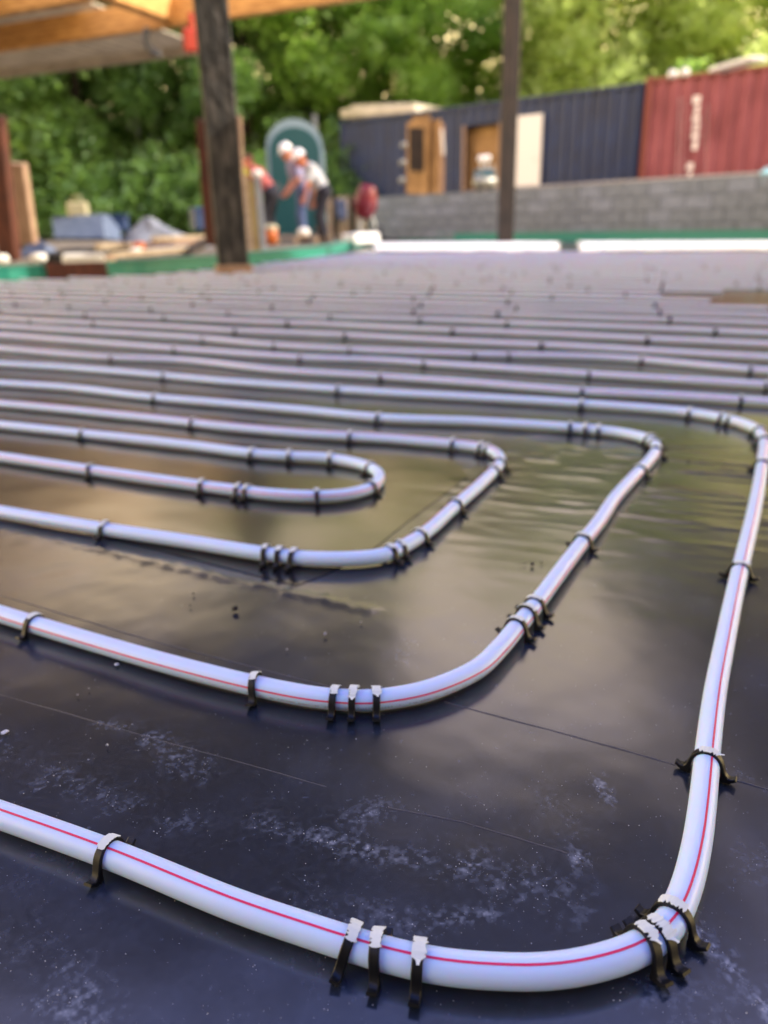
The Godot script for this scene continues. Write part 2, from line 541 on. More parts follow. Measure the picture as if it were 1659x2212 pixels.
func floor_and_ground() -> void:
	nz.seed = 5
	nz.frequency = 0.05
	nz.fractal_octaves = 2
	nz2.seed = 9
	nz2.frequency = 0.02
	nz2.fractal_octaves = 2
	var film := mat("black_film", Color.WHITE, 0.22, 0.0, 0.7)
	film.albedo_texture = film_texture()
	var far := mat("black_film_far", Color(0.101, 0.124, 0.172), 0.22, 0.0, 0.7)
	# the film: a near piece with its dust, and the rest of the floor round it
	structure("film_floor", film_grid(FX0, FX1, FZ0, FZ1, 0.007, 0.0), film)
	structure("film_floor", film_grid(FX0 - 1.0, FX1 + 1.2, FZ1, -4.2, 0.02, 0.0), far)
	var s := st()
	sheet(s, [Vector3(FX0 - 1.0, -0.002, FZ1), Vector3(FX0, -0.002, FZ1), Vector3(FX0, -0.002, 1.5), Vector3(-6, -0.002, 1.5), Vector3(-6, -0.002, -4.2), Vector3(FX0 - 1.0, -0.002, -4.2)], 0.03)
	sheet(s, [Vector3(FX1, -0.002, FZ1), Vector3(FX1 + 1.2, -0.002, FZ1), Vector3(FX1 + 1.2, -0.002, -4.2), Vector3(9, -0.002, -4.2), Vector3(9, -0.002, 1.5), Vector3(FX1, -0.002, 1.5)], 0.03)
	sheet(s, [Vector3(FX0, -0.002, FZ0), Vector3(FX1, -0.002, FZ0), Vector3(FX1, -0.002, 1.5), Vector3(FX0, -0.002, 1.5)], 0.03)
	var far_edge := [Vector3(-6, -0.002, -4.2)]
	for q in EDGE:
		var w := fl(q[0], q[1])
		far_edge.append(Vector3(w.x, -0.002, w.z))
	far_edge.append(Vector3(9, -0.002, -4.2))
	sheet(s, far_edge, 0.03)
	structure("film_floor", done(s), far)
	# a second sheet of film lies over the first inside the third pipe
	var lap := mat("black_film_lap", Color(0.08, 0.08, 0.088), 0.2, 0.0, 0.7)
	s = st()
	s.set_smooth_group(0)
	var outline := PackedVector2Array()
	for q in [[-300, 1010], [-120, 1080], [100, 1125], [380, 1196], [640, 1262], [700, 1240], [800, 1188], [905, 1106], [1012, 1028], [960, 960], [300, 880], [-300, 800]]:
		var w := fl(q[0], q[1])
		outline.append(Vector2(w.x, w.z))
	var cell := 0.015
	for i in range(int(-1.4 / cell), int(0.3 / cell)):
		for j in range(int(-1.9 / cell), int(-0.6 / cell)):
			var c0 := Vector2(i, j) * cell
			for piece in Geometry2D.intersect_polygons(PackedVector2Array([c0, c0 + Vector2(cell, 0), c0 + Vector2(cell, cell), c0 + Vector2(0, cell)]), outline):
				var v := []
				for q in piece:
					v.append(Vector3(q.x, wave(q.x, q.y) - 0.0011, q.y))
				for k in range(1, v.size() - 1):
					if (piece[k] - piece[0]).cross(piece[k + 1] - piece[0]) < 0:
						tri(s, v[0], v[k], v[k + 1])
					else:
						tri(s, v[0], v[k + 1], v[k])
	var o := structure("film_overlap", done(s), lap)
	# welts where sheets of film meet
	var welt := mat("film_welt", Color(0.26, 0.25, 0.24), 0.4)
	for w in [[[-120, 1246], [330, 1382], [560, 1440], [900, 1527]], [[960, 1512], [1180, 1570], [1450, 1645], [1460, 1648]], [[1560, 1672], [1659, 1700], [1800, 1740], [1900, 1770]], [[-60, 1480], [330, 1590], [470, 1628], [740, 1705]], [[840, 1740], [1000, 1770], [1200, 1830], [1230, 1840]], [[1440, 966], [1520, 962], [1600, 960], [1625, 959]]]:
		s = st()
		var line := []
		var rad := []
		for i in 3:
			for k in 8:
				var a := fl(w[i][0], w[i][1])
				var b := fl(w[i + 1][0], w[i + 1][1])
				var q := a.lerp(b, k / 8.0)
				line.append(Vector3(q.x, wave(q.x, q.z) - 0.0022, q.z + 0.0006 * nz.get_noise_2d(i * 800 + k * 100, 3)))
				rad.append((0.0004 if w[0][1] == 1480 else 0.0007) + 0.0002 * nz.get_noise_2d(i * 600 + k * 75, 9))
		tube(s, line, rad, 8)
		part("film_seam", done(s), welt, o)
	# the ground of the site, the raised yard at the back and left, the terrace behind the block wall, the wooded slope
	s = st()
	sheet(s, [Vector3(-400, -0.06, 300), Vector3(400, -0.06, 300), Vector3(400, -0.06, -600), Vector3(-400, -0.06, -600)], 0.2)
	structure("ground", done(s), M.yard_gravel)
	s = st()
	var yard := []
	for q in EDGE.slice(1, 7):
		var w := fl(q[0], q[1])
		yard.append(Vector3(w.x - 0.10, 0.06, w.z - 0.25))
	yard.append(fl(830, 516, 0.06) + Vector3(0, 0, -0.3))
	for q in yard:
		q.y = 0.06
	yard[-1].y = 0.06
	yard += [Vector3(0.6, 0.06, -22), Vector3(-1, 0.06, -33), Vector3(-40, 0.06, -33), Vector3(-40, 0.06, -6)]
	sheet(s, yard, 0.2)
	structure("yard_ground", done(s), M.yard_gravel)
	# terrace
	s = st()
	var w0 := at(800, 500, 19.3) 
	var w1 := at(1659, 480, 12.9)
	var wd := (w1 - w0).normalized()
	wd.y = 0
	wd = wd.normalized()
	var back := Vector3(wd.z, 0, -wd.x)
	var a0 := Vector3(w0.x, 0, w0.z) + back * 0.3 - wd * 0.3
	var a1 := Vector3(w1.x, 0, w1.z) + back * 0.3 + wd * 12
	var prof := [[0.0, 0.82], [5.0, 1.26], [18.0, 1.5], [19, 1.6]]
	for i in 3:
		var p0: Array = prof[i]
		var p1: Array = prof[i + 1]
		quad(s, a0 + back * p0[0] + Vector3.UP * p0[1], a1 + back * p0[0] + Vector3.UP * p0[1], a1 + back * p1[0] + Vector3.UP * p1[1], a0 + back * p1[0] + Vector3.UP * p1[1])
		quad(s, a0 + back * p0[0] - Vector3.UP * 0.1, a0 + back * p0[0] + Vector3.UP * p0[1], a0 + back * p1[0] + Vector3.UP * p1[1], a0 + back * p1[0] - Vector3.UP * 0.1)
	structure("terrace", done(s), M.yard_gravel)
	# the wooded slope behind
	s = st()
	s.set_smooth_group(0)
	for i in 24:
		for j in 8:
			var q := []
			for c in [[i, j], [i + 1, j], [i + 1, j + 1], [i, j + 1]]:
				var x: float = -75 + c[0] * 6.5
				var z: float = -36.0 - c[1] * 5.0
				var y: float = 0.0 + c[1] * 1.3 + 1.2 * nz.get_noise_2d(x * 2, z * 2) + clampf((x - 2) * 0.1, 0, 1.5)
				q.append(Vector3(x, y if c[1] > 0 else -0.1, z))
			quad(s, q[0], q[1], q[2], q[3])
	structure("wooded_and_added_slope", done(s), M.forest_soil)
	# an added bare hill behind the camera, blocking the warm low sky
	s = st()
	s.set_smooth_group(0)
	for i in 22:
		for j in 6:
			var q := []
			for c in [[i, j], [i, j + 1], [i + 1, j + 1], [i + 1, j]]:
				var x: float = -85 + c[0] * 7.0
				var z: float = 16.0 + c[1] * 5.0 + 0.0015 * x * x
				q.append(Vector3(x, -0.1 if c[1] == 0 else c[1] * 3.4 + 1.6 * nz.get_noise_2d(x * 2, z * 2), z))
			quad(s, q[0], q[1], q[2], q[3])
	structure("wooded_and_added_slope", done(s), M.forest_soil)

# ---------------------------------------------------------------- pipes
func pipe_curve(px: Array, sag := 0.0) -> Curve3D:
	var w := []
	for q in px:
		w.append(fl(q[0], q[1], R) if q is Array else q)
	w[0].y = R
	w.push_front(w[0] + (w[0] - w[1]).normalized() * 1.2)
	if w[-1].x < 1.5:
		w.push_back(w[-1] + (w[-1] - w[-2]).normalized() * 1.2)
	var c := Curve3D.new()
	c.bake_interval = 0.01
	for i in w.size():
		var t := Vector3.ZERO
		var lb := 0.0
		var la := 0.0
		if i > 0 and i < w.size() - 1:
			t = (w[i + 1] - w[i - 1]).normalized()
			lb = w[i].distance_to(w[i - 1]) / 3
			la = w[i].distance_to(w[i + 1]) / 3
		c.add_point(w[i], -t * lb, t * la)
	return c

func sweep(c: Curve3D, step: float, angles: Array, radius: float, closed: bool) -> ArrayMesh:
	var n := int(c.get_baked_length() / step) + 1
	var m := angles.size()
	var v := PackedVector3Array()
	var nn := PackedVector3Array()
	var idx := PackedInt32Array()
	for i in n + 1:
		var d := minf(i * step, c.get_baked_length())
		var p := c.sample_baked(d, true)
		var t := (c.sample_baked(minf(d + 0.006, c.get_baked_length()), true) - c.sample_baked(maxf(d - 0.006, 0), true)).normalized()
		var side := t.cross(Vector3.UP).normalized()
		var up := side.cross(t)
		for f in angles:
			var o: Vector3 = up * cos(f) + side * sin(f)
			v.append(p + o * radius)
			nn.append(o)
	for i in n:
		for k in (m if closed else m - 1):
			var k2 := (k + 1) % m
			var a := i * m + k
			var b := i * m + k2
			idx.append_array([a, a + m, b, b, a + m, b + m])
	var arr := []
	arr.resize(Mesh.ARRAY_MAX)
	arr[Mesh.ARRAY_VERTEX] = v
	arr[Mesh.ARRAY_NORMAL] = nn
	arr[Mesh.ARRAY_INDEX] = idx
	var mesh := ArrayMesh.new()
	mesh.add_surface_from_arrays(Mesh.PRIMITIVE_TRIANGLES, arr)
	return mesh

func lay_pipe(c: Curve3D, label: String, stripe: float, step: float, seg: int, group := "") -> Node3D:
	var t := thing("heating_pipe", label, "pipe", Vector3.ZERO, 0, group)
	var ang := []
	for k in seg:
		ang.append(TAU * k / seg)
	part("pipe_wall", sweep(c, step, ang, R, true), M.pale_pipe_plastic, t)
	var f := deg_to_rad(stripe)
	var w := deg_to_rad(4.4)
	part("red_stripe", sweep(c, step, [f - w, f - w / 2, f, f + w / 2, f + w], R + 0.00015, false), M.red_stripe_ink, t)
	return t

# clip: half outline of the strap in pipe radii (outer, inner), from the top down to the foot
const OUT := [[0.0, 2.36], [0.35, 2.31], [0.68, 2.17], [0.95, 1.95], [1.17, 1.65], [1.31, 1.3], [1.4, 0.98], [1.52, 0.7], [1.7, 0.5], [1.95, 0.46], [2.25, 0.6]]
const INN := [[0.0, 2.08], [0.28, 2.05], [0.54, 1.95], [0.77, 1.77], [0.95, 1.52], [1.07, 1.2], [1.12, 0.85], [1.16, 0.4], [1.3, 0.02], [1.8, 0.04], [2.36, 0.42]]

func strap_points(half: Array) -> Array:
	var a := []
	for i in range(half.size() - 1, 0, -1):
		a.append(Vector3(-half[i][0] * R, half[i][1] * R, 0))
	for q in half:
		a.append(Vector3(q[0] * R, q[1] * R, 0))
	return a

func clip_mesh() -> ArrayMesh:
	var s := st()
	var o := strap_points(OUT)
	var n := strap_points(INN)
	var z := Vector3(0, 0, 0.0024)
	for i in o.size() - 1:
		var c := Vector3(0, 0, 0.0005)
		s.set_smooth_group(-1)
		quad(s, n[i] + z, n[i + 1] + z, o[i + 1].lerp(n[i + 1], 0.15) + z, o[i].lerp(n[i], 0.15) + z)
		quad(s, n[i + 1] - z, n[i] - z, o[i].lerp(n[i], 0.15) - z, o[i + 1].lerp(n[i + 1], 0.15) - z)
		quad(s, o[i].lerp(n[i], 0.15) + z, o[i + 1].lerp(n[i + 1], 0.15) + z, o[i + 1] + z - c, o[i] + z - c)
		quad(s, o[i + 1].lerp(n[i + 1], 0.15) - z, o[i].lerp(n[i], 0.15) - z, o[i] - z + c, o[i + 1] - z + c)
		s.set_smooth_group(1)
		quad(s, o[i] + z - c, o[i + 1] + z - c, o[i + 1] - z + c, o[i] - z + c)
		s.set_smooth_group(2)
		quad(s, n[i + 1] + z, n[i] + z, n[i] - z, n[i + 1] - z)
	s.set_smooth_group(-1)
	for e in [0, o.size() - 1]:
		var a: Vector3 = n[e] + z
		var b: Vector3 = n[e] - z
		var cc: Vector3 = o[e] - z
		var d: Vector3 = o[e] + z
		if e == 0:
			quad(s, b, a, d, cc)
		else:
			quad(s, a, b, cc, d)
	# the barbed prongs that go into the board
	for sg in [-1, 1]:
		box(s, place(Vector3(sg * 1.22 * R, -0.001, 0)), Vector3(0.0022, 0.008, 0.0036))
	return done(s)

func tape_mesh(seed_: int) -> ArrayMesh:      # a torn scrap of the paper tape that held the clips together
	var r := RandomNumberGenerator.new()
	r.seed = seed_
	var s := st()
	var o := strap_points(OUT)
	var mid := 10
	var from: int = mid - r.randi_range(2, 3)
	var to: int = mid + r.randi_range(2, 4)
	var lows := []
	var highs := []
	var fine := 4
	for i in (to - from) * fine + 1:
		var t := from + float(i) / fine
		var a: Vector3 = o[int(t)]
		var b: Vector3 = o[mini(int(t) + 1, o.size() - 1)]
		var p := a.lerp(b, t - int(t))
		var out := (p - Vector3(0, R, 0)).normalized()
		p += out * (0.0003 + r.randf() * 0.0002)
		var ends: float = minf(1.0, minf(i, (to - from) * fine - i) * 0.5 + 0.55)
		var za: float = (0.0026 + r.randf() * 0.0007 + (0.001 if r.randf() < 0.15 else 0.0)) * ends
		var zb: float = (0.0025 + r.randf() * 0.0006 - (0.0016 if r.randf() < 0.2 else 0.0)) * ends
		lows.append([p + Vector3(0, 0, za), out])
		highs.append([p - Vector3(0, 0, zb), out])
	if r.randf() < 0.7:      # a loose end stands up
		var e: Array = highs[0]
		for q in [1, 2, 3]:
			var lift: Vector3 = Vector3(-0.0011, 0.0005 - 0.00012 * q, 0) * q
			lows.push_front([lows[0][0].lerp(highs[0][0], 0.12) + lift * 0.6, e[1]])
			highs.push_front([highs[0][0].lerp(lows[1][0], 0.2) + lift * 0.6, e[1]])
	for i in lows.size() - 1:
		var th := 0.0004
		quad(s, lows[i][0] + lows[i][1] * th, lows[i + 1][0] + lows[i + 1][1] * th, highs[i + 1][0] + highs[i + 1][1] * th, highs[i][0] + highs[i][1] * th)
		quad(s, lows[i + 1][0], lows[i][0], highs[i][0], highs[i + 1][0])
		quad(s, lows[i][0], lows[i + 1][0], lows[i + 1][0] + lows[i + 1][1] * th, lows[i][0] + lows[i][1] * th)
		quad(s, highs[i + 1][0], highs[i][0], highs[i][0] + highs[i][1] * th, highs[i + 1][0] + highs[i + 1][1] * th)
	return done(s)

var clip_shape: ArrayMesh
var tapes := []
const ORD := ["first", "second", "third", "fourth", "fifth", "sixth", "seventh", "eighth", "ninth", "tenth", "eleventh", "twelfth", "thirteenth", "fourteenth", "fifteenth", "sixteenth", "seventeenth", "eighteenth", "nineteenth", "twentieth", "twenty-first", "twenty-second"]

func put_clip(p: Vector3, t: Vector3, label: String, group: String, taped: bool, wide := 1.15) -> void:
	var c := thing("pipe_clip", label, "pipe clip", Vector3(p.x, -0.001, p.z), atan2(t.x, t.z) + rng.randfn(0, 0.09), group)
	c.rotation.x = rng.randfn(0, 0.07)
	c.scale = Vector3(1, rng.randf_range(0.97, 1.05), rng.randf_range(0.95, 1.05) * wide)
	part("strap", clip_shape, M.black_clip_plastic, c)
	if taped:
		part("torn_tape", tapes[rng.randi() % tapes.size()], M.torn_tape_paper, c)

func clip_run(c: Curve3D, spots: Array, run: String) -> void:
	var offs := []
	for q in spots:
		offs.append(c.get_closest_offset(fl(q[0], q[1], 0.012)))
	offs.sort()
	for i in offs.size():
		var d: float = offs[i]
		var p := c.sample_baked(d, true)
		var t := c.sample_baked(d + 0.005, true) - c.sample_baked(d - 0.005, true)
		put_clip(p, t, "black taped clip on the %s, %s along it" % [run, ORD[i]], "clips holding the near pipes", true)

func pipes() -> void:
	clip_shape = clip_mesh()
	for k in 6:
		tapes.append(tape_mesh(100 + k))
	var r1 := pipe_curve([[-140, 1713], [0, 1760], [250, 1850], [500, 1952], [680, 2014], [829, 2060], [960, 2088], [1104, 2099], [1200, 2096], [1290, 2080], [1370, 2053], [1430, 2014], [1460, 1972], [1486, 1906], [1505, 1826], [1516, 1751], [1524, 1676], [1529, 1620], [1545, 1495], [1564, 1395], [1584, 1295], [1602, 1215], [1624, 1125], [1638, 1056], [1648, 991], [1651, 958], [1642, 935], [1625, 922], [1579, 907], [1529, 897], [1454, 887], [1254, 872], [1029, 859], [829, 848], [500, 825], [345, 811], [150, 795], [0, 786]])
	var r2 := pipe_curve([[-120, 1286], [0, 1326], [300, 1416], [500, 1469], [650, 1501], [750, 1512], [829, 1510], [929, 1490], [1029, 1446], [1079, 1400], [1115, 1357], [1154, 1310], [1204, 1243], [1254, 1177], [1294, 1127], [1329, 1075], [1379, 1020], [1406, 991], [1417, 973], [1414, 958], [1396, 947], [1369, 940], [1329, 933], [1229, 923], [1029, 911], [829, 903], [650, 886], [500, 873], [325, 858], [150, 838], [0, 828]])
	var r3 := pipe_curve([[-120, 1082], [0, 1105], [215, 1141], [400, 1169], [550, 1193], [650, 1205], [750, 1207], [829, 1199], [879, 1176], [925, 1146], [979, 1097], [1029, 1054], [1066, 1018], [1081, 997], [1076, 983], [1058, 972], [1034, 966], [1004, 962], [929, 955], [829, 947], [650, 936], [500, 923], [400, 912], [250, 896], [100, 881], [0, 872]])
	var r4 := pipe_curve([[-120, 971], [0, 987], [190, 1015], [430, 1049], [525, 1061], [600, 1069], [685, 1072], [750, 1068], [798, 1055], [819, 1036], [813, 1018], [780, 1003], [710, 990], [625, 985], [540, 979], [400, 961], [170, 936], [0, 918], [-100, 908]])
	lay_pipe(r1, "pale pipe with red stripe nearest the camera, running round three sides", 18, 0.008, 24, "near heating pipe loops")
	lay_pipe(r2, "second pale pipe loop in, sweeping round the bright patch of film", 72, 0.008, 22, "near heating pipe loops")
	lay_pipe(r3, "third pale pipe loop in, red stripe along its far edge, round the hairpin", -25, 0.008, 20, "near heating pipe loops")
	lay_pipe(r4, "innermost pale pipe bent back on itself in a tight hairpin", 66, 0.008, 18, "near heating pipe loops")
	# faint printing below the stripe of the second loop, worn to dashes
	var s := st()
	var ip := RandomNumberGenerator.new()
	ip.seed = 8
	var d := r2.get_closest_offset(fl(540, 1483, R))
	var d1 := r2.get_closest_offset(fl(1060, 1420, R))
	while d < d1:
		var l := ip.randf_range(0.0006, 0.0016)
		if ip.randf() < 0.8:
			var q := []
			for e in [[d, 101.0], [d + l, 101.0], [d + l, 108.0], [d, 108.0]]:
				var p := r2.sample_baked(e[0], true)
				var t := (r2.sample_baked(e[0] + 0.004, true) - r2.sample_baked(e[0] - 0.004, true)).normalized()
				var side := t.cross(Vector3.UP).normalized()
				q.append(p + (side.cross(t) * cos(deg_to_rad(e[1])) + side * sin(deg_to_rad(e[1]))) * (R + 0.0001))
			quad(s, q[3], q[2], q[1], q[0])
		d += l + ip.randf_range(0.0006, 0.0012) + (0.004 if ip.randf() < 0.12 else 0.0)
	part("faint_print", done(s), M.print_ink, get_node("heating_pipe_001"))
	clip_run(r1, [[228, 1842], [743, 2030], [819, 2054], [902, 2078], [1393, 2042], [1424, 2017], [1455, 1976], [1525, 1640], [1602, 1226], [1646, 1000], [1650, 950], [1637, 928], [1569, 905], [1551, 901], [1484, 891], [1254, 872], [727, 840], [346, 811]], "nearest pipe")
	clip_run(r2, [[65, 1345], [548, 1483], [720, 1510], [762, 1512], [810, 1511], [1121, 1352], [1142, 1325], [1160, 1302], [1264, 1166], [1384, 1013], [1418, 972], [1410, 955], [1396, 947], [1288, 930], [1264, 927], [1229, 923], [812, 901], [326, 858]], "second pipe loop")
	clip_run(r3, [[217, 1141], [570, 1196], [598, 1200], [628, 1204], [852, 1192], [872, 1181], [912, 1155], [989, 1089], [1070, 1014], [1082, 998], [1047, 969], [1034, 966], [975, 959], [752, 942], [409, 913]], "third pipe loop")
	clip_run(r4, [[190, 1015], [431, 1049], [508, 1060], [528, 1062], [683, 1072], [805, 1051], [795, 1008], [708, 990], [620, 985], [538, 979], [171, 936]], "innermost hairpin pipe")
	# straight runs behind the loops
	var r5 := pipe_curve([[-200, 735], [0, 753], [232, 772], [400, 779], [600, 800], [829, 814], [1029, 828], [1254, 845], [1454, 855], [1659, 868], [2000, 890]])
	var r6 := pipe_curve([[-200, 708], [0, 724], [370, 753], [642, 772], [829, 779], [979, 789], [1269, 808], [1659, 832], [2000, 853]])
	var r7 := pipe_curve([[-200, 690], [0, 704], [432, 731], [587, 745], [829, 758], [1024, 765], [1329, 773], [1619, 798], [2000, 822]])
	lay_pipe(r5, "straight pale pipe first behind the bends, crossing the whole floor", 62, 0.02, 14, "straight pipe runs")
	lay_pipe(r6, "straight pale pipe second behind the bends, crossing the whole floor", 65, 0.02, 14, "straight pipe runs")
	lay_pipe(r7, "straight pale pipe third behind the bends, crossing the whole floor", 60, 0.02, 14, "straight pipe runs")
	clip_run(r5, [[232, 772], [818, 813], [1254, 845], [1600, 864]], "first straight pipe behind the bends")
	clip_run(r6, [[370, 753], [643, 772], [909, 785], [1269, 808], [1655, 832]], "second straight pipe behind the bends")
	clip_run(r7, [[432, 731], [588, 745], [753, 754], [1024, 765], [1100, 767], [1380, 778], [1620, 798]], "third straight pipe behind the bends")
	# the many runs beyond, 0.27 m apart, as far as the edge of the floor
	var a := fl(0, 704, R)
	var b := fl(1659, 800, R)
	var dir := (b - a)
	dir.y = 0
	dir = dir.normalized()
	var away := Vector3(dir.z, 0, -dir.x)
	var border := PackedVector2Array()
	for q in EDGE.slice(0, 6) + [[806, 546], [1659, 545], [2100, 544]]:
		var w := fl(q[0], q[1])
		border.append(Vector2(w.x + 0.08, w.z + 0.12))
	border.append(Vector2(9, 1))
	border.append(Vector2(-6, 1))
	for k in 40:
		var o := a + away * (0.2 if k == 0 else 0.2 + k * 0.255)
		var pts := []
		var wob := rng.randf_range(0, 500)
		var gap := k >= 5 and k < 9
		for i in 70:
			var t := -5.0 + i * 0.25
			var p := o + dir * t + away * (0.03 * nz.get_noise_2d(t * 25 + wob, k * 31.0))
			p.y = R
			var inside := Geometry2D.is_point_in_polygon(Vector2(p.x, p.z), border)
			if gap and t > 2.45 + 0.16 * absf(k - 7.0) and t < 4.2 + 0.2 * sin(k * 1.3):
				inside = false
			if inside:
				pts.append(p)
			elif pts.size() > 5:
				far_run(pts, k)
				pts = []
			else:
				pts = []
		if pts.size() > 5:
			far_run(pts, k)

var far_clips := 0

func far_run(pts: Array, k: int) -> void:
	var c := Curve3D.new()
	c.bake_interval = 0.1
	for p in pts:
		c.add_point(p)
	var label: String = "straight pale pipe %s behind the bends, crossing the floor" % ORD[k + 3] if k < 5 else "pale far pipe lost among many parallel runs towards the floor's far edge"
	lay_pipe(c, label, 62 + rng.randf_range(-20, 12), 0.25, 8, "straight pipe runs" if k < 5 else "far parallel pipe runs")
	if k > 17:
		return
	var d := rng.randf_range(0.1, 0.8)
	while d < c.get_baked_length() - 0.1:
		var p := c.sample_baked(d)
		if absf(p.x) < -p.z * 0.56:
			put_clip(p, c.sample_baked(d + 0.05) - p, "small dark clip among the far pipes, blurred with distance", "clips on the far pipes", k < 3, 2.0)
			far_clips += 1
		d += rng.randf_range(0.36, 0.75)

# ---------------------------------------------------------------- grit on the film
func lump(size: Vector3, seed_: int, where := Transform3D()) -> ArrayMesh:
	var r := RandomNumberGenerator.new()
	r.seed = seed_
	var s := st()
	var rings := []
	for j in 5:
		var f := PI * (j + 0.5) / 5.0
		var ring := []
		for k in 7:
			var q := TAU * (k + 0.3 * r.randf()) / 7.0
			var m := r.randf_range(0.72, 1.12)
			ring.append(where * (Vector3(sin(f) * cos(q), -cos(f), -sin(f) * sin(q)) * size * 0.5 * m))
		rings.append(ring)
	for j in 4:
		for k in 7:
			var n := (k + 1) % 7
			quad(s, rings[j][k], rings[j][n], rings[j + 1][n], rings[j + 1][k])
	for k in range(1, 6):
		tri(s, rings[4][0], rings[4][k], rings[4][k + 1])
		tri(s, rings[0][0], rings[0][k + 1], rings[0][k])
	return done(s)

func debris() -> void:
	var bits := [
		[508, 1318, 7.5, "crumb_soil", "dark crumb of dirt alone on the brown film inside the second pipe loop"], [703, 1371, 4.0, "crumb_mortar", "pale mortar crumb right of the lone dark crumb"],
		[252, 1436, 5.0, "pale_flake", "flat pale flake under the second pipe's near side"], [10, 1583, 6.5, "pale_flake", "torn pale flake lying at the left edge of the film"],
		[232, 1611, 2.6, "crumb_mortar", "small white pebble near the pale scuff at left"], [780, 1345, 2.4, "crumb_mortar", "tiny grey pebble inside the second pipe loop, farthest of the grains"],
		[168, 1502, 2.2, "crumb_mortar", "small tan grain on the film between the first two pipes"], [192, 1488, 1.8, "crumb_mortar", "smaller tan grain beside another between the first two pipes"],
		[1150, 1221, 6.0, "crumb_soil", "largest of a row of dark soil crumbs beyond the triple clips"], [1133, 1219, 2.6, "crumb_soil", "small dark crumb beside the largest soil crumb"],
		[1170, 1217, 3.2, "crumb_soil", "dark crumb at the right end of the soil crumbs"], [1123, 1221, 2.0, "crumb_soil", "dark crumb at the left end of the soil crumbs"],
		[1487, 996, 4.0, "crumb_soil", "single dark speck on the film between the two outer pipe legs"], [620, 1404, 2.4, "crumb_mortar", "pale grain close behind the second pipe"], [418, 1284, 3.0, "crumb_soil", "dark grain below the third pipe at left"],
		[411, 1309, 2.4, "crumb_soil", "dark grain in front of another below the third pipe"], [1090, 3085 - 1000, 0.0, "", ""]]
	for i in bits.size():
		var b: Array = bits[i]
		if b[2] <= 0.0:
			continue
		var p := fl(b[0], b[1])
		var sz: float = b[2] * 0.001
		var flat: float = 0.3 if b[3] == "pale_flake" else 0.75
		var o := part("mortar_crumb" if b[3] == "crumb_mortar" else ("pale_flake" if b[3] == "pale_flake" else "soil_crumb"), lump(Vector3(sz, sz * flat, sz * 0.8), 300 + i), M[b[3]], self)
		o.position = Vector3(p.x, sz * flat * 0.36, p.z)
		o.rotation.y = i * 1.3
		tag(o, b[4], "crumb", "crumbs on the film")
	# dust grains
	var mm := MultiMesh.new()
	mm.transform_format = MultiMesh.TRANSFORM_3D
	mm.mesh = lump(Vector3(1, 0.6, 0.8), 55)
	var places := []
	var r := RandomNumberGenerator.new()
	r.seed = 12
	for i in 10000:
		var z := -0.2 - 1.2 * pow(r.randf(), 1.7)
		var x := r.randf_range(-0.8, 0.85) * (0.25 - z * 0.75)
		if nz.get_noise_2d(x * 420, z * 420) + r.randf() * 0.7 < 0.12:
			continue
		var sz := 0.00022 + 0.0005 * pow(r.randf(), 4.0)
		places.append([Vector3(x, 0.0, z), sz])
	for sc in SCUFFS:
		var a := fl(sc[0][0], sc[0][1])
		var b := fl(sc[1][0], sc[1][1])
		for i in int(sc[3] / 16.0):
			var p: Vector3 = a.lerp(b, r.randf_range(-0.2, 1.2)) + Vector3(r.randfn(0, 1), 0, r.randfn(0, 1)) * sc[2] * 0.0007
			places.append([Vector3(p.x, 0, p.z), 0.00025 + 0.0007 * pow(r.randf(), 4.0)])
	mm.instance_count = places.size()
	for i in places.size():
		var sz: float = places[i][1]
		var p: Vector3 = places[i][0]
		mm.set_instance_transform(i, Transform3D(Basis.from_euler(Vector3(0, r.randf() * TAU, 0)).scaled(Vector3(sz, sz, sz)), p + Vector3(0, wave(p.x, p.z) - 0.002 + sz * 0.2, 0)))
	var g := MultiMeshInstance3D.new()
	g.name = "dust_grains"
	g.multimesh = mm
	g.material_override = M.pale_flake
	add_child(g)
	g.set_meta("kind", "stuff")
	tag(g, "fine pale dust grains scattered over the black film", "dust")

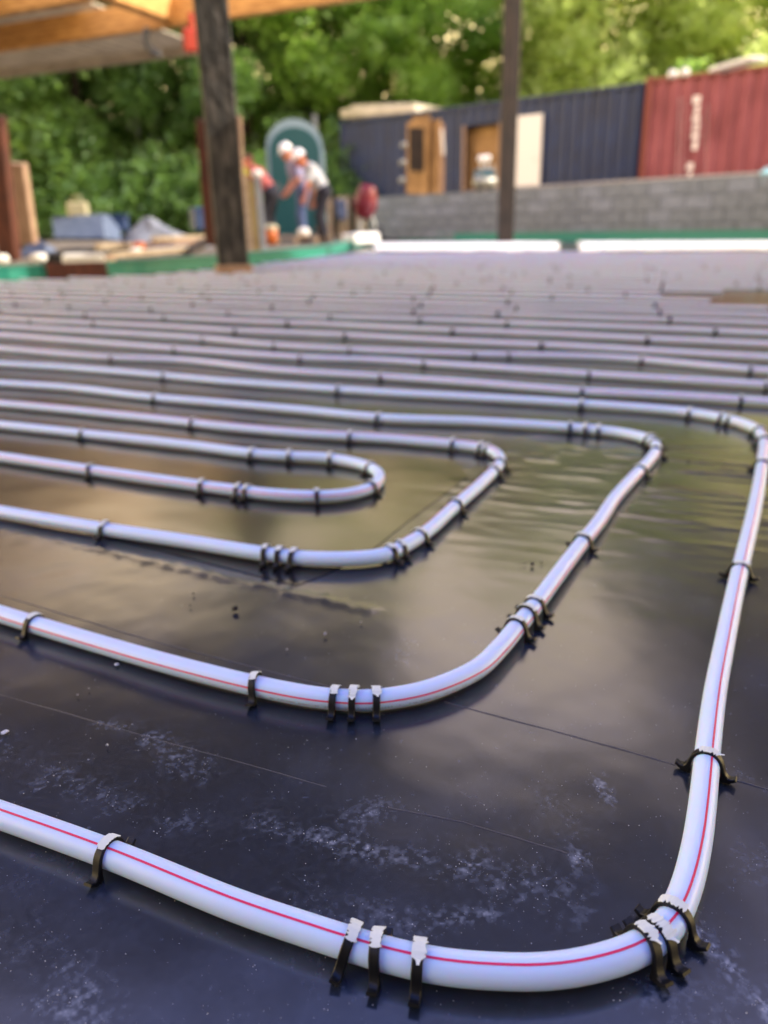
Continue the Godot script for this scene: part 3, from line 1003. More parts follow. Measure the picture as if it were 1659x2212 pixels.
# ---------------------------------------------------------------- the edge of the floor, posts and roofs
func edges_and_posts() -> void:
	# green membrane turned up round the floor, one length per side
	var texts := ["green membrane upstand at the left end of the floor", "", "green membrane upstand between the brown board and the charred post", "green membrane upstand from the charred post to the two workers", "green membrane upstand beside the workers, running away", "long green membrane upstand before the grey block wall"]
	var h := [0.10, 0.0, 0.11, 0.11, 0.11, 0.15]
	for k in 6:
		if k == 1:
			continue
		var a := fl(EDGE[k + 1][0], EDGE[k + 1][1])
		var b := fl(EDGE[k + 2][0], EDGE[k + 2][1])
		if k == 5:
			b = fl(1800, 519)
		var s := st()
		var n := 10
		for i in n:
			var p := a.lerp(b, float(i) / n)
			var q := a.lerp(b, float(i + 1) / n)
			p.z += 0.01 * sin(i * 2.3)
			q.z += 0.01 * sin((i + 1) * 2.3)
			bar(s, p + Vector3(0, h[k] / 2, 0), q + Vector3(0, h[k] / 2, 0), h[k], 0.02)
			bar(s, p + Vector3(0, h[k] + 0.004, -0.06), q + Vector3(0, h[k] + 0.004, -0.06), 0.012, 0.14)
		var o := part("membrane_upstand", done(s), M.green_membrane, self)
		tag(o, texts[k], "membrane", "green upstands at the floor edge")
	for q in [[[806, 539.5], [1210, 538.5], [1206, 522], [818, 523.5], "sunlit white sheet lying along the floor's far edge, left of its gap"], [[1256, 538.5], [1800, 535.5], [1800, 519.5], [1252, 521.5], "sunlit white sheet lying along the floor's far edge, right of its gap"]]:
		var sh := st()
		var rim := []
		for e in 4:
			var c0 := fl(q[e][0], q[e][1], 0.02)
			var c1 := fl(q[(e + 1) % 4][0], q[(e + 1) % 4][1], 0.02)
			for i in 12:
				rim.append(c0.lerp(c1, i / 12.0) + Vector3(rng.randf_range(-0.05, 0.05), 0, rng.randf_range(-0.18, 0.18)))
		sheet(sh, rim, 0.02)
		tag(part("white_sheet", done(sh), M.white_foam, self), q[4], "sheet", "white sheets on the floor")
	var s := st()
	var a := fl(110, 600)
	var b := fl(235, 597)
	bar(s, a + Vector3(0, 0.06, 0.05), b + Vector3(0, 0.06, 0.05), 0.12, 0.05, 0.004)
	var board := part("edge_board", done(s), M.rust_brown, self)
	tag(board, "short brown board standing on the floor edge between green membranes", "board")
	# charred post near
	var foot := fl(505, 590)
	var t := thing("charred_post", "thick charred grey post standing on the floor among the pipes", "post", foot, deg_to_rad(14))
	s = st()
	var o1 := PackedVector2Array([Vector2(-0.112, -0.125), Vector2(0.112, -0.125), Vector2(0.125, -0.112), Vector2(0.125, 0.112), Vector2(0.112, 0.125), Vector2(-0.112, 0.125), Vector2(-0.125, 0.112), Vector2(-0.125, -0.112)])
	prism(s, o1, Transform3D(Basis(Vector3.RIGHT, Vector3(0, 0, 1), Vector3(0, -1, 0)), Vector3(0, 1.92, 0)), 3.7)
	var shaft := part("shaft", done(s), M.charred_post, t)
	var cm: StandardMaterial3D = M.charred_post
	cm.normal_enabled = true
	cm.normal_texture = bump_tex(0.03, 6.0, 41)
	part("footing", box_mesh(Vector3(0.3, 0.07, 0.3), 0.01, Vector3(0, 0.036, 0)), M.tan_plank, t)
	shaft.position.y = 0.0
	# slim dark post in front of the block wall
	t = thing("slim_post", "slim dark brown post rising in front of the block wall", "post", at(1092, 505, 14.6) * Vector3(1, 0, 1) + Vector3(0, -0.05, 0), 0.2)
	s = st()
	prism(s, PackedVector2Array([Vector2(-0.10, -0.12), Vector2(0.10, -0.12), Vector2(0.12, -0.1), Vector2(0.12, 0.1), Vector2(0.1, 0.12), Vector2(-0.1, 0.12), Vector2(-0.12, 0.1), Vector2(-0.12, -0.1)]), Transform3D(Basis(Vector3.RIGHT, Vector3(0, 0, 1), Vector3(0, -1, 0)), Vector3(0, 2.55, 0)), 5.1)
	part("shaft", done(s), M.dark_post, t)
	# rust brown plank and tan plank beside the charred post
	s = st()
	bar(s, at(457, 530, 9.6), at(438, 258, 9.4), 0.1, 0.13, 0.006, Vector3(0, 0, 1))
	tag(part("leaning_plank", done(s), M.rust_brown, self), "rust brown plank leaning just left of the charred post", "plank", "planks leaning at the left")
	s = st()
	bar(s, at(524, 535, 9.9), at(512, 250, 9.7), 0.08, 0.09, 0.006, Vector3(0, 0, 1))
	tag(part("leaning_plank", done(s), M.tan_plank, self), "pale tan batten standing just right of the charred post", "plank", "planks leaning at the left")
	# at the left margin
	s = st()
	bar(s, at(22, 560, 7.6), at(-14, 250, 7.4), 0.14, 0.16, 0.008, Vector3(0, 0, 1))
	tag(part("leaning_plank", done(s), M.rust_brown, self), "dark red-brown beam leaning at the left margin", "plank", "planks leaning at the left")
	s = st()
	bar(s, at(63, 525, 7.9), at(38, 352, 7.8), 0.12, 0.14, 0.008, Vector3(0, 0, 1))
	tag(part("leaning_plank", done(s), M.tan_plank, self), "pale pinkish plank leaning beside the red-brown beam at left", "plank", "planks leaning at the left")
	s = st()
	bar(s, at(38, 535, 8.2), at(14, 365, 8.1), 0.13, 0.15, 0.008, Vector3(0, 0, 1))
	tag(part("leaning_plank", done(s), M.dark_post, self), "dark plank squeezed between red-brown beam and pale plank at left", "plank", "planks leaning at the left")

func rafter_basis() -> Array:
	var u := (fl(770, 0, 2.9) - fl(0, 112, 2.9))
	u.y = 0
	u = u.normalized()
	return [u, Vector3(u.z, 0, -u.x)]      # along the building, and away from the camera

func roofs() -> void:
	# the half-sheeted shed roof at the upper left
	var ub := rafter_basis()
	var u: Vector3 = ub[0]
	var w: Vector3 = ub[1]
	var b0 := fl(0, 112, 2.9) - u * 7
	var b1 := fl(770, 0, 2.9) + u * 2.5
	var t := thing("shed_roof", "timber shed roof with pale underside, half sheeted, at the upper left", "roof", Vector3(b0.x, 0, b0.z))
	var org := Vector3(b0.x, 0, b0.z)
	var loc := func(p: Vector3) -> Vector3: return p - org
	var s := st()
	bar(s, loc.call(b0) + Vector3(0, 0.16, 0), loc.call(b1) + Vector3(0, 0.16, 0), 0.32, 0.14, 0.01)
	part("edge_beam", done(s), M.orange_timber, t)
	for k in 14:      # the joist hangers under the sheeting, seen as a row of dark notches on the beam
		var p: Vector3 = loc.call(b0.lerp(fl(400, 59, 2.9), 0.35 + 0.045 * k))
		part("joist_end", box_mesh(Vector3(0.05, 0.2, 0.02), 0.0, p + Vector3(0, 0.17, 0) - w * 0.09), M.rust_brown, t)
	s = st()
	var c0 := fl(0, 36, 2.9) - u * 7
	var c1 := fl(215, 0, 2.9) + u * 1.6
	bar(s, loc.call(c0) + Vector3(0, 0.16, 0), loc.call(c1) + Vector3(0, 0.16, 0), 0.3, 0.14, 0.01)
	part("inner_beam", done(s), M.orange_timber, t)
	# cross beam running towards the camera
	var j0 := fl(418, 66, 2.95)
	s = st()
	bar(s, loc.call(j0 + w * 0.25) + Vector3(0, 0.17, 0), loc.call(j0 - w * 7.0) + Vector3(0, 0.17, 0), 0.34, 0.2, 0.012)
	part("cross_beam", done(s), M.orange_timber, t)
	# sheeting: separate ribbed sheets from the eave towards the camera
	var e1 := fl(436, 117, 3.12) * Vector3(1, 0, 1) + Vector3(0, 2.9, 0)
	var e0 := fl(0, 168, 3.12) * Vector3(1, 0, 1) + Vector3(0, 2.9, 0) - u * 7
	var total := e0.distance_to(e1)
	for k in 11:
		s = st()
		var a := e1 - u * (1.05 * k)
		var b := e1 - u * (1.05 * (k + 1) - 0.012)
		var d := 7.4
		for q in 4:
			var x0 := a.lerp(b, q / 4.0)
			var x1 := a.lerp(b, (q + 0.86) / 4.0)
			var x2 := a.lerp(b, (q + 1) / 4.0)
			var up := Vector3(0, 0.36, 0)
			bar(s, loc.call(x0.lerp(x1, 0.5) + up), loc.call(x0.lerp(x1, 0.5) - w * d + up + Vector3(0, 0.25, 0)), 0.02, x0.distance_to(x1))
			bar(s, loc.call(x1.lerp(x2, 0.5) + up + Vector3(0, 0.03, 0)), loc.call(x1.lerp(x2, 0.5) - w * d + up + Vector3(0, 0.28, 0)), 0.02, x1.distance_to(x2) + 0.01)
		part("roof_sheet", done(s), M.roof_underside, t)
	s = st()
	bar(s, loc.call(e0) + Vector3(0, 0.3, 0), loc.call(e1) + Vector3(0, 0.3, 0), 0.16, 0.04)
	part("fascia", done(s), M.roof_underside, t)
	# the timber post that carries the corner, behind the charred post
	var foot := at(478, 300, 11.6)
	part("support_post", box_mesh(Vector3(0.2, 2.9, 0.2), 0.01, Vector3(foot.x, 1.45, foot.z) - org), M.dark_post, t)
	# red strap and grey conduit hanging from the beam
	s = st()
	var rp := at(412, 88, 11.2)
	box(s, place(rp, 0.4), Vector3(0.19, 0.26, 0.1), 0.025)
	box(s, place(rp + Vector3(0.03, 0.2, 0), 0.4), Vector3(0.07, 0.2, 0.04), 0.01)
	tag(part("red_strap", done(s), M.signal_red, self), "bright red-orange strap hanging from the beam left of the post", "strap")
	s = st()
	var hook := []
	for q in [[318, 60], [315, 80], [319, 98], [330, 112], [346, 117]]:
		hook.append(at(q[0], q[1], 11.9))
	tube(s, hook, [0.045, 0.045, 0.045, 0.045, 0.045], 8)
	tag(part("bent_conduit", done(s), M.grey_plastic, self), "grey bent conduit curling down from the roof underside", "conduit")
	# an added roof on the right, never in view: it keeps the sun off the pipes
	var uu := Vector3(0.866, 0, 0.5)
	var ww := Vector3(0.5, 0, -0.866)
	var q0 := Vector3(5.9, 3.9, -10.8)
	t = thing("added_shade_roof", "added unseen roof that keeps the sun off the heated floor", "roof", Vector3(q0.x, 0, q0.z))
	for k in 12:
		s = st()
		var a := q0 + uu * (k * 1.0 - 3.2)
		if k < 3:
			continue
		var depth: float = [1.5, 5.0, 6.6, 7.6, 8.6, 9.6, 11.0, 12.0, 13.0, 14.0][k - 2]
		a.y = 3.9
		bar(s, a - q0 * Vector3(1, 0, 1) + uu * 0.5, a - q0 * Vector3(1, 0, 1) + uu * 0.5 - ww * depth, 0.04, 0.99)
		part("roof_sheet", done(s), M.roof_underside, t)
	for k in 5:
		s = st()
		var a := q0 * Vector3(0, 1, 0) - ww * (0.3 + k * 2.7) + Vector3(0, -0.15, 0)
		bar(s, a - uu * (1.2 - 1.1 * k if k < 2 else -1.2 * k), a + uu * 9, 0.22, 0.12)
		part("purlin", done(s), M.orange_timber, t)
	# an added wall behind the camera, never in view: it keeps the low sky off the near side of the pipes
	t = thing("added_rear_wall", "added unseen wall with two window openings, screening low sky behind the camera", "wall", Vector3(0, 0, 3.2))
	for q in [[-6.0, -3.2, 0.0, 4.6], [-3.2, -1.6, 0.0, 0.9], [-3.2, -1.6, 2.2, 4.6], [-1.6, 1.8, 0.0, 4.6], [1.8, 3.4, 0.0, 0.9], [1.8, 3.4, 2.2, 4.6], [3.4, 7.0, 0.0, 4.6]]:
		part("wall_piece", box_mesh(Vector3(q[1] - q[0], q[3] - q[2], 0.3), 0.0, Vector3((q[0] + q[1]) / 2, (q[2] + q[3]) / 2, 0)), M.block_concrete, t)
	for x in [-2.4, 2.6]:
		part("window_pane", box_mesh(Vector3(1.6, 1.3, 0.05), 0.0, Vector3(x, 1.55, 0)), M.window_black, t)
	# added overhead sheets, out of view, cut to shape the reflections in the film
	s = st()
	t = thing("added_roof_bays", "added unseen roof bays that shape the reflections in the film", "roof", Vector3(0, 0, -3))
	for x in [-4.4, -3.4, -2.4, -1.4, -0.4, 0.6, 1.6, 2.85, 3.85]:
		s = st()
		bar(s, Vector3(x, 3.4, -1.75 if x > 0.0 and x < 2.0 else (-4.4 if x < 0.0 else -5.4)), Vector3(x, 3.4, 0.15), 0.04, 0.99)
		part("roof_sheet", done(s), M.roof_underside, t)

# ---------------------------------------------------------------- the back of the site
func corrugated(s: SurfaceTool, a: Vector3, b: Vector3, y0: float, y1: float, pitch: float, deep: float, from: float, to: float) -> void:
	# vertical trapezoid ribs along a-b between the distances from and to
	var d := (b - a).normalized()
	var n := Vector3(-d.z, 0, d.x)
	if n.z < 0:
		n = -n
	var pts := []
	var shape := [[0.0, 0.0], [0.26, 0.0], [0.5, -1.0], [0.76, -1.0]]
	var k0 := int(floor(from / pitch))
	var k1 := int(ceil(to / pitch))
	for k in range(k0, k1 + 1):
		for q in shape:
			var x: float = (k + q[0]) * pitch
			pts.append([clampf(x, from, to), q[1] * deep])
	for i in pts.size() - 1:
		if pts[i + 1][0] - pts[i][0] < 1e-5:
			continue
		var p: Vector3 = a + d * pts[i][0] + n * pts[i][1]
		var q: Vector3 = a + d * pts[i + 1][0] + n * pts[i + 1][1]
		quad(s, p + Vector3(0, y0, 0), q + Vector3(0, y0, 0), q + Vector3(0, y1, 0), p + Vector3(0, y1, 0))
		quad(s, q + Vector3(0, y0, 0) - n * 0.02, p + Vector3(0, y0, 0) - n * 0.02, p + Vector3(0, y1, 0) - n * 0.02, q + Vector3(0, y1, 0) - n * 0.02)

func container(label: String, a: Vector3, b: Vector3, y0: float, y1: float, m: Material, frame: Material, opening: Array) -> Node3D:
	var t := thing("shipping_container", label, "shipping container", Vector3(a.x, 0, a.z), 0, "shipping containers on the terrace")
	var len_ := a.distance_to(b)
	var d := (b - a).normalized()
	var back := Vector3(d.z, 0, -d.x)
	if back.z > 0:
		back = -back
	var o := Vector3.ZERO
	var e := d * len_
	var s := st()
	if opening.is_empty():
		corrugated(s, o, e, y0 + 0.14, y1 - 0.1, 0.40, 0.09, 0.1, len_ - 0.1)
	else:
		corrugated(s, o, e, y0 + 0.14, y1 - 0.1, 0.40, 0.09, 0.1, opening[0])
		corrugated(s, o, e, opening[2], y1 - 0.1, 0.40, 0.09, opening[0], opening[1])
		corrugated(s, o, e, y0 + 0.14, y1 - 0.1, 0.40, 0.09, opening[1], len_ - 0.1)
	part("corrugated_side", done(s), m, t)
	s = st()
	bar(s, Vector3(0, y1 - 0.05, 0), e + Vector3(0, y1 - 0.05, 0), 0.1, 0.08, 0.01)
	part("top_rail", done(s), frame, t)
	s = st()
	bar(s, Vector3(0, y0 + 0.07, 0), e + Vector3(0, y0 + 0.07, 0), 0.14, 0.08, 0.01)
	part("bottom_rail", done(s), frame, t)
	for q in [d * 0.06, d * (len_ - 0.06), d * 0.06 + back * 2.36, d * (len_ - 0.06) + back * 2.36]:
		s = st()
		bar(s, q + Vector3(0, y0, 0), q + Vector3(0, y1, 0), 0.13, 0.13, 0.01, Vector3(0, 0, 1))
		part("corner_post", done(s), frame, t)
		for y in [y0 + 0.06, y1 - 0.05]:
			part("corner_casting", box_mesh(Vector3(0.18, 0.125, 0.18), 0.01, q + Vector3(0, y, 0)), frame, t)
	s = st()
	bar(s, back * 1.2 + Vector3(0, y1 - 0.03, 0), back * 1.2 + e + Vector3(0, y1 - 0.03, 0), 0.03, 2.3)
	part("roof_panel", done(s), frame, t)
	s = st()
	bar(s, back * 2.4 + Vector3(0, (y0 + y1) / 2, 0), back * 2.4 + e + Vector3(0, (y0 + y1) / 2, 0), y1 - y0 - 0.1, 0.04)
	part("rear_side", done(s), m, t)
	for q in [d * 0.02, d * (len_ - 0.02)]:
		s = st()
		bar(s, q + back * 0.1 + Vector3(0, (y0 + y1) / 2, 0), q + back * 2.3 + Vector3(0, (y0 + y1) / 2, 0), y1 - y0 - 0.1, 0.04)
		part("end_wall", done(s), m, t)
	s = st()
	bar(s, back * 1.2 + Vector3(0, y0 + 0.1, 0), back * 1.2 + e + Vector3(0, y0 + 0.1, 0), 0.04, 2.3)
	part("container_floor", done(s), M.plywood, t)
	return t

func back_of_site() -> void:
	# containers
	var y1 := 4.2
	var a := fl(735, 263, y1) * Vector3(1, 0, 1)
	var b := fl(1390, 178, y1) * Vector3(1, 0, 1)
	var c := fl(1659, 147, y1) * Vector3(1, 0, 1)
	var d := (b - a).normalized()
	var back := Vector3(d.z, 0, -d.x)
	var along_at := func(px: float) -> float:      # where on the side a picture column falls
		var r := ray(px, 330)
		var k := (a.x * r.z - a.z * r.x) / (d.z * r.x - d.x * r.z)
		return k
	var o0: float = along_at.call(1003.0)
	var o1: float = along_at.call(1080.0)
	var y0 := 1.3
	var y_lintel := 3.55
	var t := container("navy blue corrugated container with plywood lined doorway and white door", a, b, y0, y1, M.navy_steel, M.navy_steel, [o0, o1, y_lintel])
	# plywood lining seen through the doorway
	var s := st()
	var p0 := d * o0
	var p1 := d * o1
	bar(s, p0 - d * 0.3 + back * 0.4 + Vector3(0, 2.4, 0), p1 + back * 0.4 + d * 0.3 + Vector3(0, 2.4, 0), 2.3, 0.03)
	part("plywood_lining", done(s), M.plywood, t)
	s = st()
	bar(s, p1 + back * 0.05 + Vector3(0, 2.4, 0), p1 + back * 0.38 + Vector3(0, 2.4, 0), 2.3, 0.03)
	part("plywood_lining", done(s), M.plywood, t)
	for q in [p0, p1]:
		s = st()
		bar(s, q + Vector3(0, y0 + 0.1, 0) - back * 0.05, q + Vector3(0, y_lintel, 0) - back * 0.05, 0.1, 0.08, 0.0, Vector3(0, 0, 1))
		part("door_frame", done(s), M.tan_plank, t)
	# the white door, swung flat against the side
	s = st()
	var w0: float = along_at.call(1110.0)
	var w1: float = along_at.call(1172.0)
	bar(s, d * w0 + Vector3(0, 2.48, 0) - back * 0.1, d * w1 + Vector3(0, 2.48, 0) - back * 0.1, 2.36, 0.05, 0.008)
	var door := part("door", done(s), M.white_paint, t)
	s = st()
	var hp := d * (w1 - 0.12) + Vector3(0, 2.3, 0) - back * 0.16
	tube(s, [hp, hp + d * -0.12], [0.012, 0.012], 8)
	part("handle", done(s), M.machine_grey, door)
	t = container("red corrugated container with vertical white lettering at the right margin", b + d * 0.12, b + (c - b).normalized() * 6.1, y0, y1 + 0.08, M.red_steel, M.orange_red_steel, [])
	# worn white lettering, too blurred to read: strokes painted down the side
	var dd := (c - b).normalized()
	var r0 := b + d * 0.12
	var bk := Vector3(dd.z, 0, -dd.x)
	var on := func(px: float, py: float) -> Vector3:
		var r := ray(px, py)
		var k := (r0.x * r.z - r0.z * r.x) / (dd.z * r.x - dd.x * r.z)
		var dist := (r0 + dd * k).z / r.z
		return dd * k + Vector3(0, EYE + r.y * dist, 0) - bk * 0.012
	var strokes := [[1497, 207, 1513, 224], [1501, 228, 1511, 246], [1496, 250, 1512, 262], [1497, 266, 1503, 284], [1506, 266, 1511, 284], [1494, 288, 1510, 300], [1496, 304, 1507, 324], [1484, 352, 1498, 366], [1486, 370, 1494, 384], [1482, 388, 1496, 404]]
	for q in strokes:
		s = st()
		var m0: Vector3 = on.call(q[0], (q[1] + q[3]) / 2.0)
		var m1: Vector3 = on.call(q[2], (q[1] + q[3]) / 2.0)
		var hh: float = (on.call(q[0], q[1]) - on.call(q[0], q[3])).y
		bar(s, m0, m1, hh, 0.004)
		part("letter", done(s), M.white_lettering, t)
	for q in [[1469, 210, 400, 0.05], [1478, 210, 400, 0.02], [1530, 225, 400, 0.03]]:
		s = st()
		var m0: Vector3 = on.call(q[0], q[1])
		var m1: Vector3 = on.call(q[0] - 7, q[2])
		bar(s, m0, m1, q[3], 0.004, 0, bk)
		part("paint_line", done(s), M.white_lettering, t)
	# things on the container roofs
	s = st()
	var q0 := at(1548, 152, 22.0)
	var q1 := at(1640, 126, 20.6)
	bar(s, q0, q1, 0.1, 0.5, 0.02)
	tag(part("white_sheet", done(s), M.white_paint, self), "white panel lying tilted on the red container's roof", "panel")
	for k in 2:
		s = st()
		lathe(s, [Vector2(0, 0), Vector2(0.12, 0.02), Vector2(0.14, 0.1), Vector2(0.09, 0.2), Vector2(0, 0.22)], 10, place(at([1452, 1478][k], [170, 166][k], 23.6 - k * 0.3)))
		tag(part("white_bollard", done(s), M.white_paint, self), ["small white cap on the red container's roof edge, nearer the corner", "small white cap on the red container's roof edge, nearer the white panel"][k], "cap", "caps on the container roof")
	# a pale roof behind the navy container
	s = st()
	bar(s, at(770, 252, 36.5), at(930, 240, 34.5), 0.35, 2.4, 0.05)
	bar(s, at(790, 300, 36.5), at(925, 300, 34.5), 2.4, 2.2, 0.05)
	tag(part("pale_cabin", done(s), M.roof_underside, self), "cream topped cabin peeping over the navy container", "cabin")
	# block wall of single blocks
	var f0 := at(795, 432, 19.2)
	var f1 := at(1659, 402, 12.8)
	var top := 0.93
	f0.y = 0
	f1.y = 0
	var wd := (f1 - f0).normalized()
	var wb := Vector3(wd.z, 0, -wd.x)
	var wall := thing("block_wall", "low grey wall of concrete blocks below the containers", "wall", f0)
	var wl := f0.distance_to(f1) + 3.0
	s = st()
	bar(s, wb * 0.115 + Vector3(0, top / 2 - 0.06, 0), wb * 0.115 + wd * wl + Vector3(0, top / 2 - 0.06, 0), top + 0.1, 0.2)
	part("mortar_core", done(s), M.block_mortar, wall)
	var variants := [box_mesh(Vector3(0.44, 0.215, 0.03), 0.006), box_mesh(Vector3(0.44, 0.215, 0.03), 0.009), box_mesh(Vector3(0.215, 0.215, 0.03), 0.006)]
	var mats := [M.block_concrete, M.block_concrete, M.block_concrete_pale]
	var r := RandomNumberGenerator.new()
	r.seed = 4
	for row in 4:
		var x := 0.0
		while x < wl - 0.1:
			var half := row % 2 == 1 and x == 0.0
			var len_ := 0.215 if half else 0.44
			var o := part("block", variants[2 if half else r.randi() % 2], mats[r.randi() % 3], wall)
			o.transform = Transform3D(Basis(wd, Vector3.UP, -wb), wd * (x + len_ / 2) + Vector3(0, 0.05 + row * 0.225 + 0.1, 0) - wb * (0.006 + r.randf() * 0.006))
			x += len_ + 0.01
	s = st()
	bar(s, wb * 0.1 + Vector3(0, top + 0.012, 0), wb * 0.1 + wd * wl + Vector3(0, top + 0.012, 0), 0.02, 0.26)
	part("coping", done(s), M.block_mortar, wall)
	# sheets of plywood before the navy container
	t = thing("plywood_stack", "brown plywood boards standing against the navy container, left of its doorway", "boards", at(920, 426, 24.0))
	var left := at(880, 420, 24.0) - t.position
	var right := at(950, 420, 23.2) - t.position
	s = st()
	bar(s, left + Vector3(0, 0.95, 0), right + Vector3(0, 0.95, 0), 1.85, 0.04)
	part("board", done(s), M.plywood, t)
	s = st()
	bar(s, left + Vector3(0.15, 1.0, -0.09), right + Vector3(-0.3, 1.0, -0.09), 2.0, 0.04)
	part("board", done(s), M.plywood, t)
	s = st()
	bar(s, right + Vector3(0.05, -0.1, 0.05), right + Vector3(0.05, 1.75, 0.05), 0.14, 0.12, 0, Vector3(0, 0, 1))
	part("batten", done(s), M.tan_plank, t)
	part("grey_patch", box_mesh(Vector3(0.55, 1.1, 0.01), 0.0, (left + right) / 2 + Vector3(-0.12, 1.15, 0.12)), M.dark_post, t).rotation = Vector3.ZERO
	s = st()
	bar(s, at(958, 335, 22.9), at(954, 280, 22.9), 0.2, 0.05, 0.01, Vector3(0, 0, 1))
	tag(part("white_strip", done(s), M.white_paint, self), "narrow white strip standing at the plywood boards' right end", "strip")
	for k in 3:
		s = st()
		lathe(s, [Vector2(0, -0.09), Vector2(0.07, -0.08), Vector2(0.1, 0), Vector2(0.07, 0.08), Vector2(0, 0.09)], 10, place(at(872 - k * 2, 314 + k * 38, 24.2)))
		tag(part("pale_insulator", done(s), M.machine_grey, self), "small pale knob on the navy container left of the boards, %s of three" % ["topmost", "middle one", "lowest"][k], "knob", "knobs beside the plywood boards")
	# machine before the doorway
	var mp := at(1043, 425, 20.5)
	mp.y = 1.0
	t = thing("compressor", "teal and grey machine standing on the wall before the doorway", "machine", mp, 0.4)
	part("cabinet", box_mesh(Vector3(0.44, 0.42, 0.4), 0.05, Vector3(0.04, 0.36, 0)), M.machine_teal, t)
	s = st()
	tube(s, [Vector3(-0.3, 0.28, 0.1), Vector3(-0.26, 0.28, 0.1), Vector3(0.24, 0.28, 0.1), Vector3(0.28, 0.28, 0.1)], [0.1, 0.15, 0.15, 0.1], 14)
	part("tank", done(s), M.machine_grey, t)
	for q in [-0.16, 0.14]:
		s = st()
		tube(s, [Vector3(q - 0.03, 0.08, 0.12), Vector3(q + 0.03, 0.08, 0.12)], [0.1, 0.1], 14)
		part("wheel", done(s), M.dark_plastic, t)
	for q in [Vector3(-0.1, 0.78, 0.06), Vector3(0.1, 0.8, 0.0)]:
		s = st()
		lathe(s, [Vector2(0.03, -0.2), Vector2(0.03, -0.06), Vector2(0.085, -0.03), Vector2(0.09, 0.05), Vector2(0.05, 0.09), Vector2(0, 0.1)], 12, place(q))
		part("filter_cap", done(s), M.white_paint, t)
	s = st()
	tube(s, [Vector3(-0.2, 0.35, 0.24), Vector3(-0.2, 0.62, 0.26), Vector3(0.14, 0.62, 0.26), Vector3(0.16, 0.4, 0.24)], [0.018, 0.018, 0.018, 0.018], 8)
	part("handle", done(s), M.machine_grey, t)
	s = st()
	box(s, place(at(1654, 383, 12.9), 0.3), Vector3(0.16, 0.2, 0.12), 0.02)
	lathe(s, [Vector2(0.04, 0.1), Vector2(0.04, 0.14), Vector2(0, 0.15)], 8, place(at(1654, 383, 12.9)))
	tag(part("pale_blue_can", done(s), M.pale_blue, self), "pale blue can on the block wall at the right margin", "can")

func toilet() -> void:
	var p := at(646, 488, 17.6)
	p.y = 0.06
	var t := thing("portable_toilet", "portable toilet with teal door and pale arched roof behind the workers", "portable toilet", p, 0.05)
	var arch := func(w: float, h: float, spring: float) -> PackedVector2Array:
		var o := PackedVector2Array([Vector2(-w, 0), Vector2(w, 0)])
		for k in 13:
			var f := PI * k / 12.0
			o.append(Vector2(cos(f) * w, spring + sin(f) * (h - spring)))
		return o
	var s := st()
	prism(s, arch.call(0.59, 2.28, 1.72), place(Vector3(0, 0.1, -0.55)), 1.1)
	part("shell", done(s), M.pale_shell, t)
	s = st()
	prism(s, arch.call(0.52, 2.06, 1.6), place(Vector3(0, 0.16, 0.012)), 0.05)
	var door := part("door", done(s), M.teal_door, t)
	part("handle", box_mesh(Vector3(0.06, 0.14, 0.04), 0.01, Vector3(-0.38, 1.1, 0.05)), M.grey_plastic, door)
	part("hinge", box_mesh(Vector3(0.03, 0.2, 0.03), 0.005, Vector3(0.5, 1.5, 0.03)), M.grey_plastic, door)
	part("hinge", box_mesh(Vector3(0.03, 0.2, 0.03), 0.005, Vector3(0.5, 0.5, 0.03)), M.grey_plastic, door)
	part("base", box_mesh(Vector3(1.24, 0.12, 1.2), 0.02, Vector3(0, 0.06, -0.5)), M.grey_plastic, t)
	s = st()
	tube(s, [Vector3(0.42, 2.0, -0.9), Vector3(0.42, 2.55, -0.9)], [0.05, 0.05], 10)
	part("vent_pipe", done(s), M.grey_plastic, t)

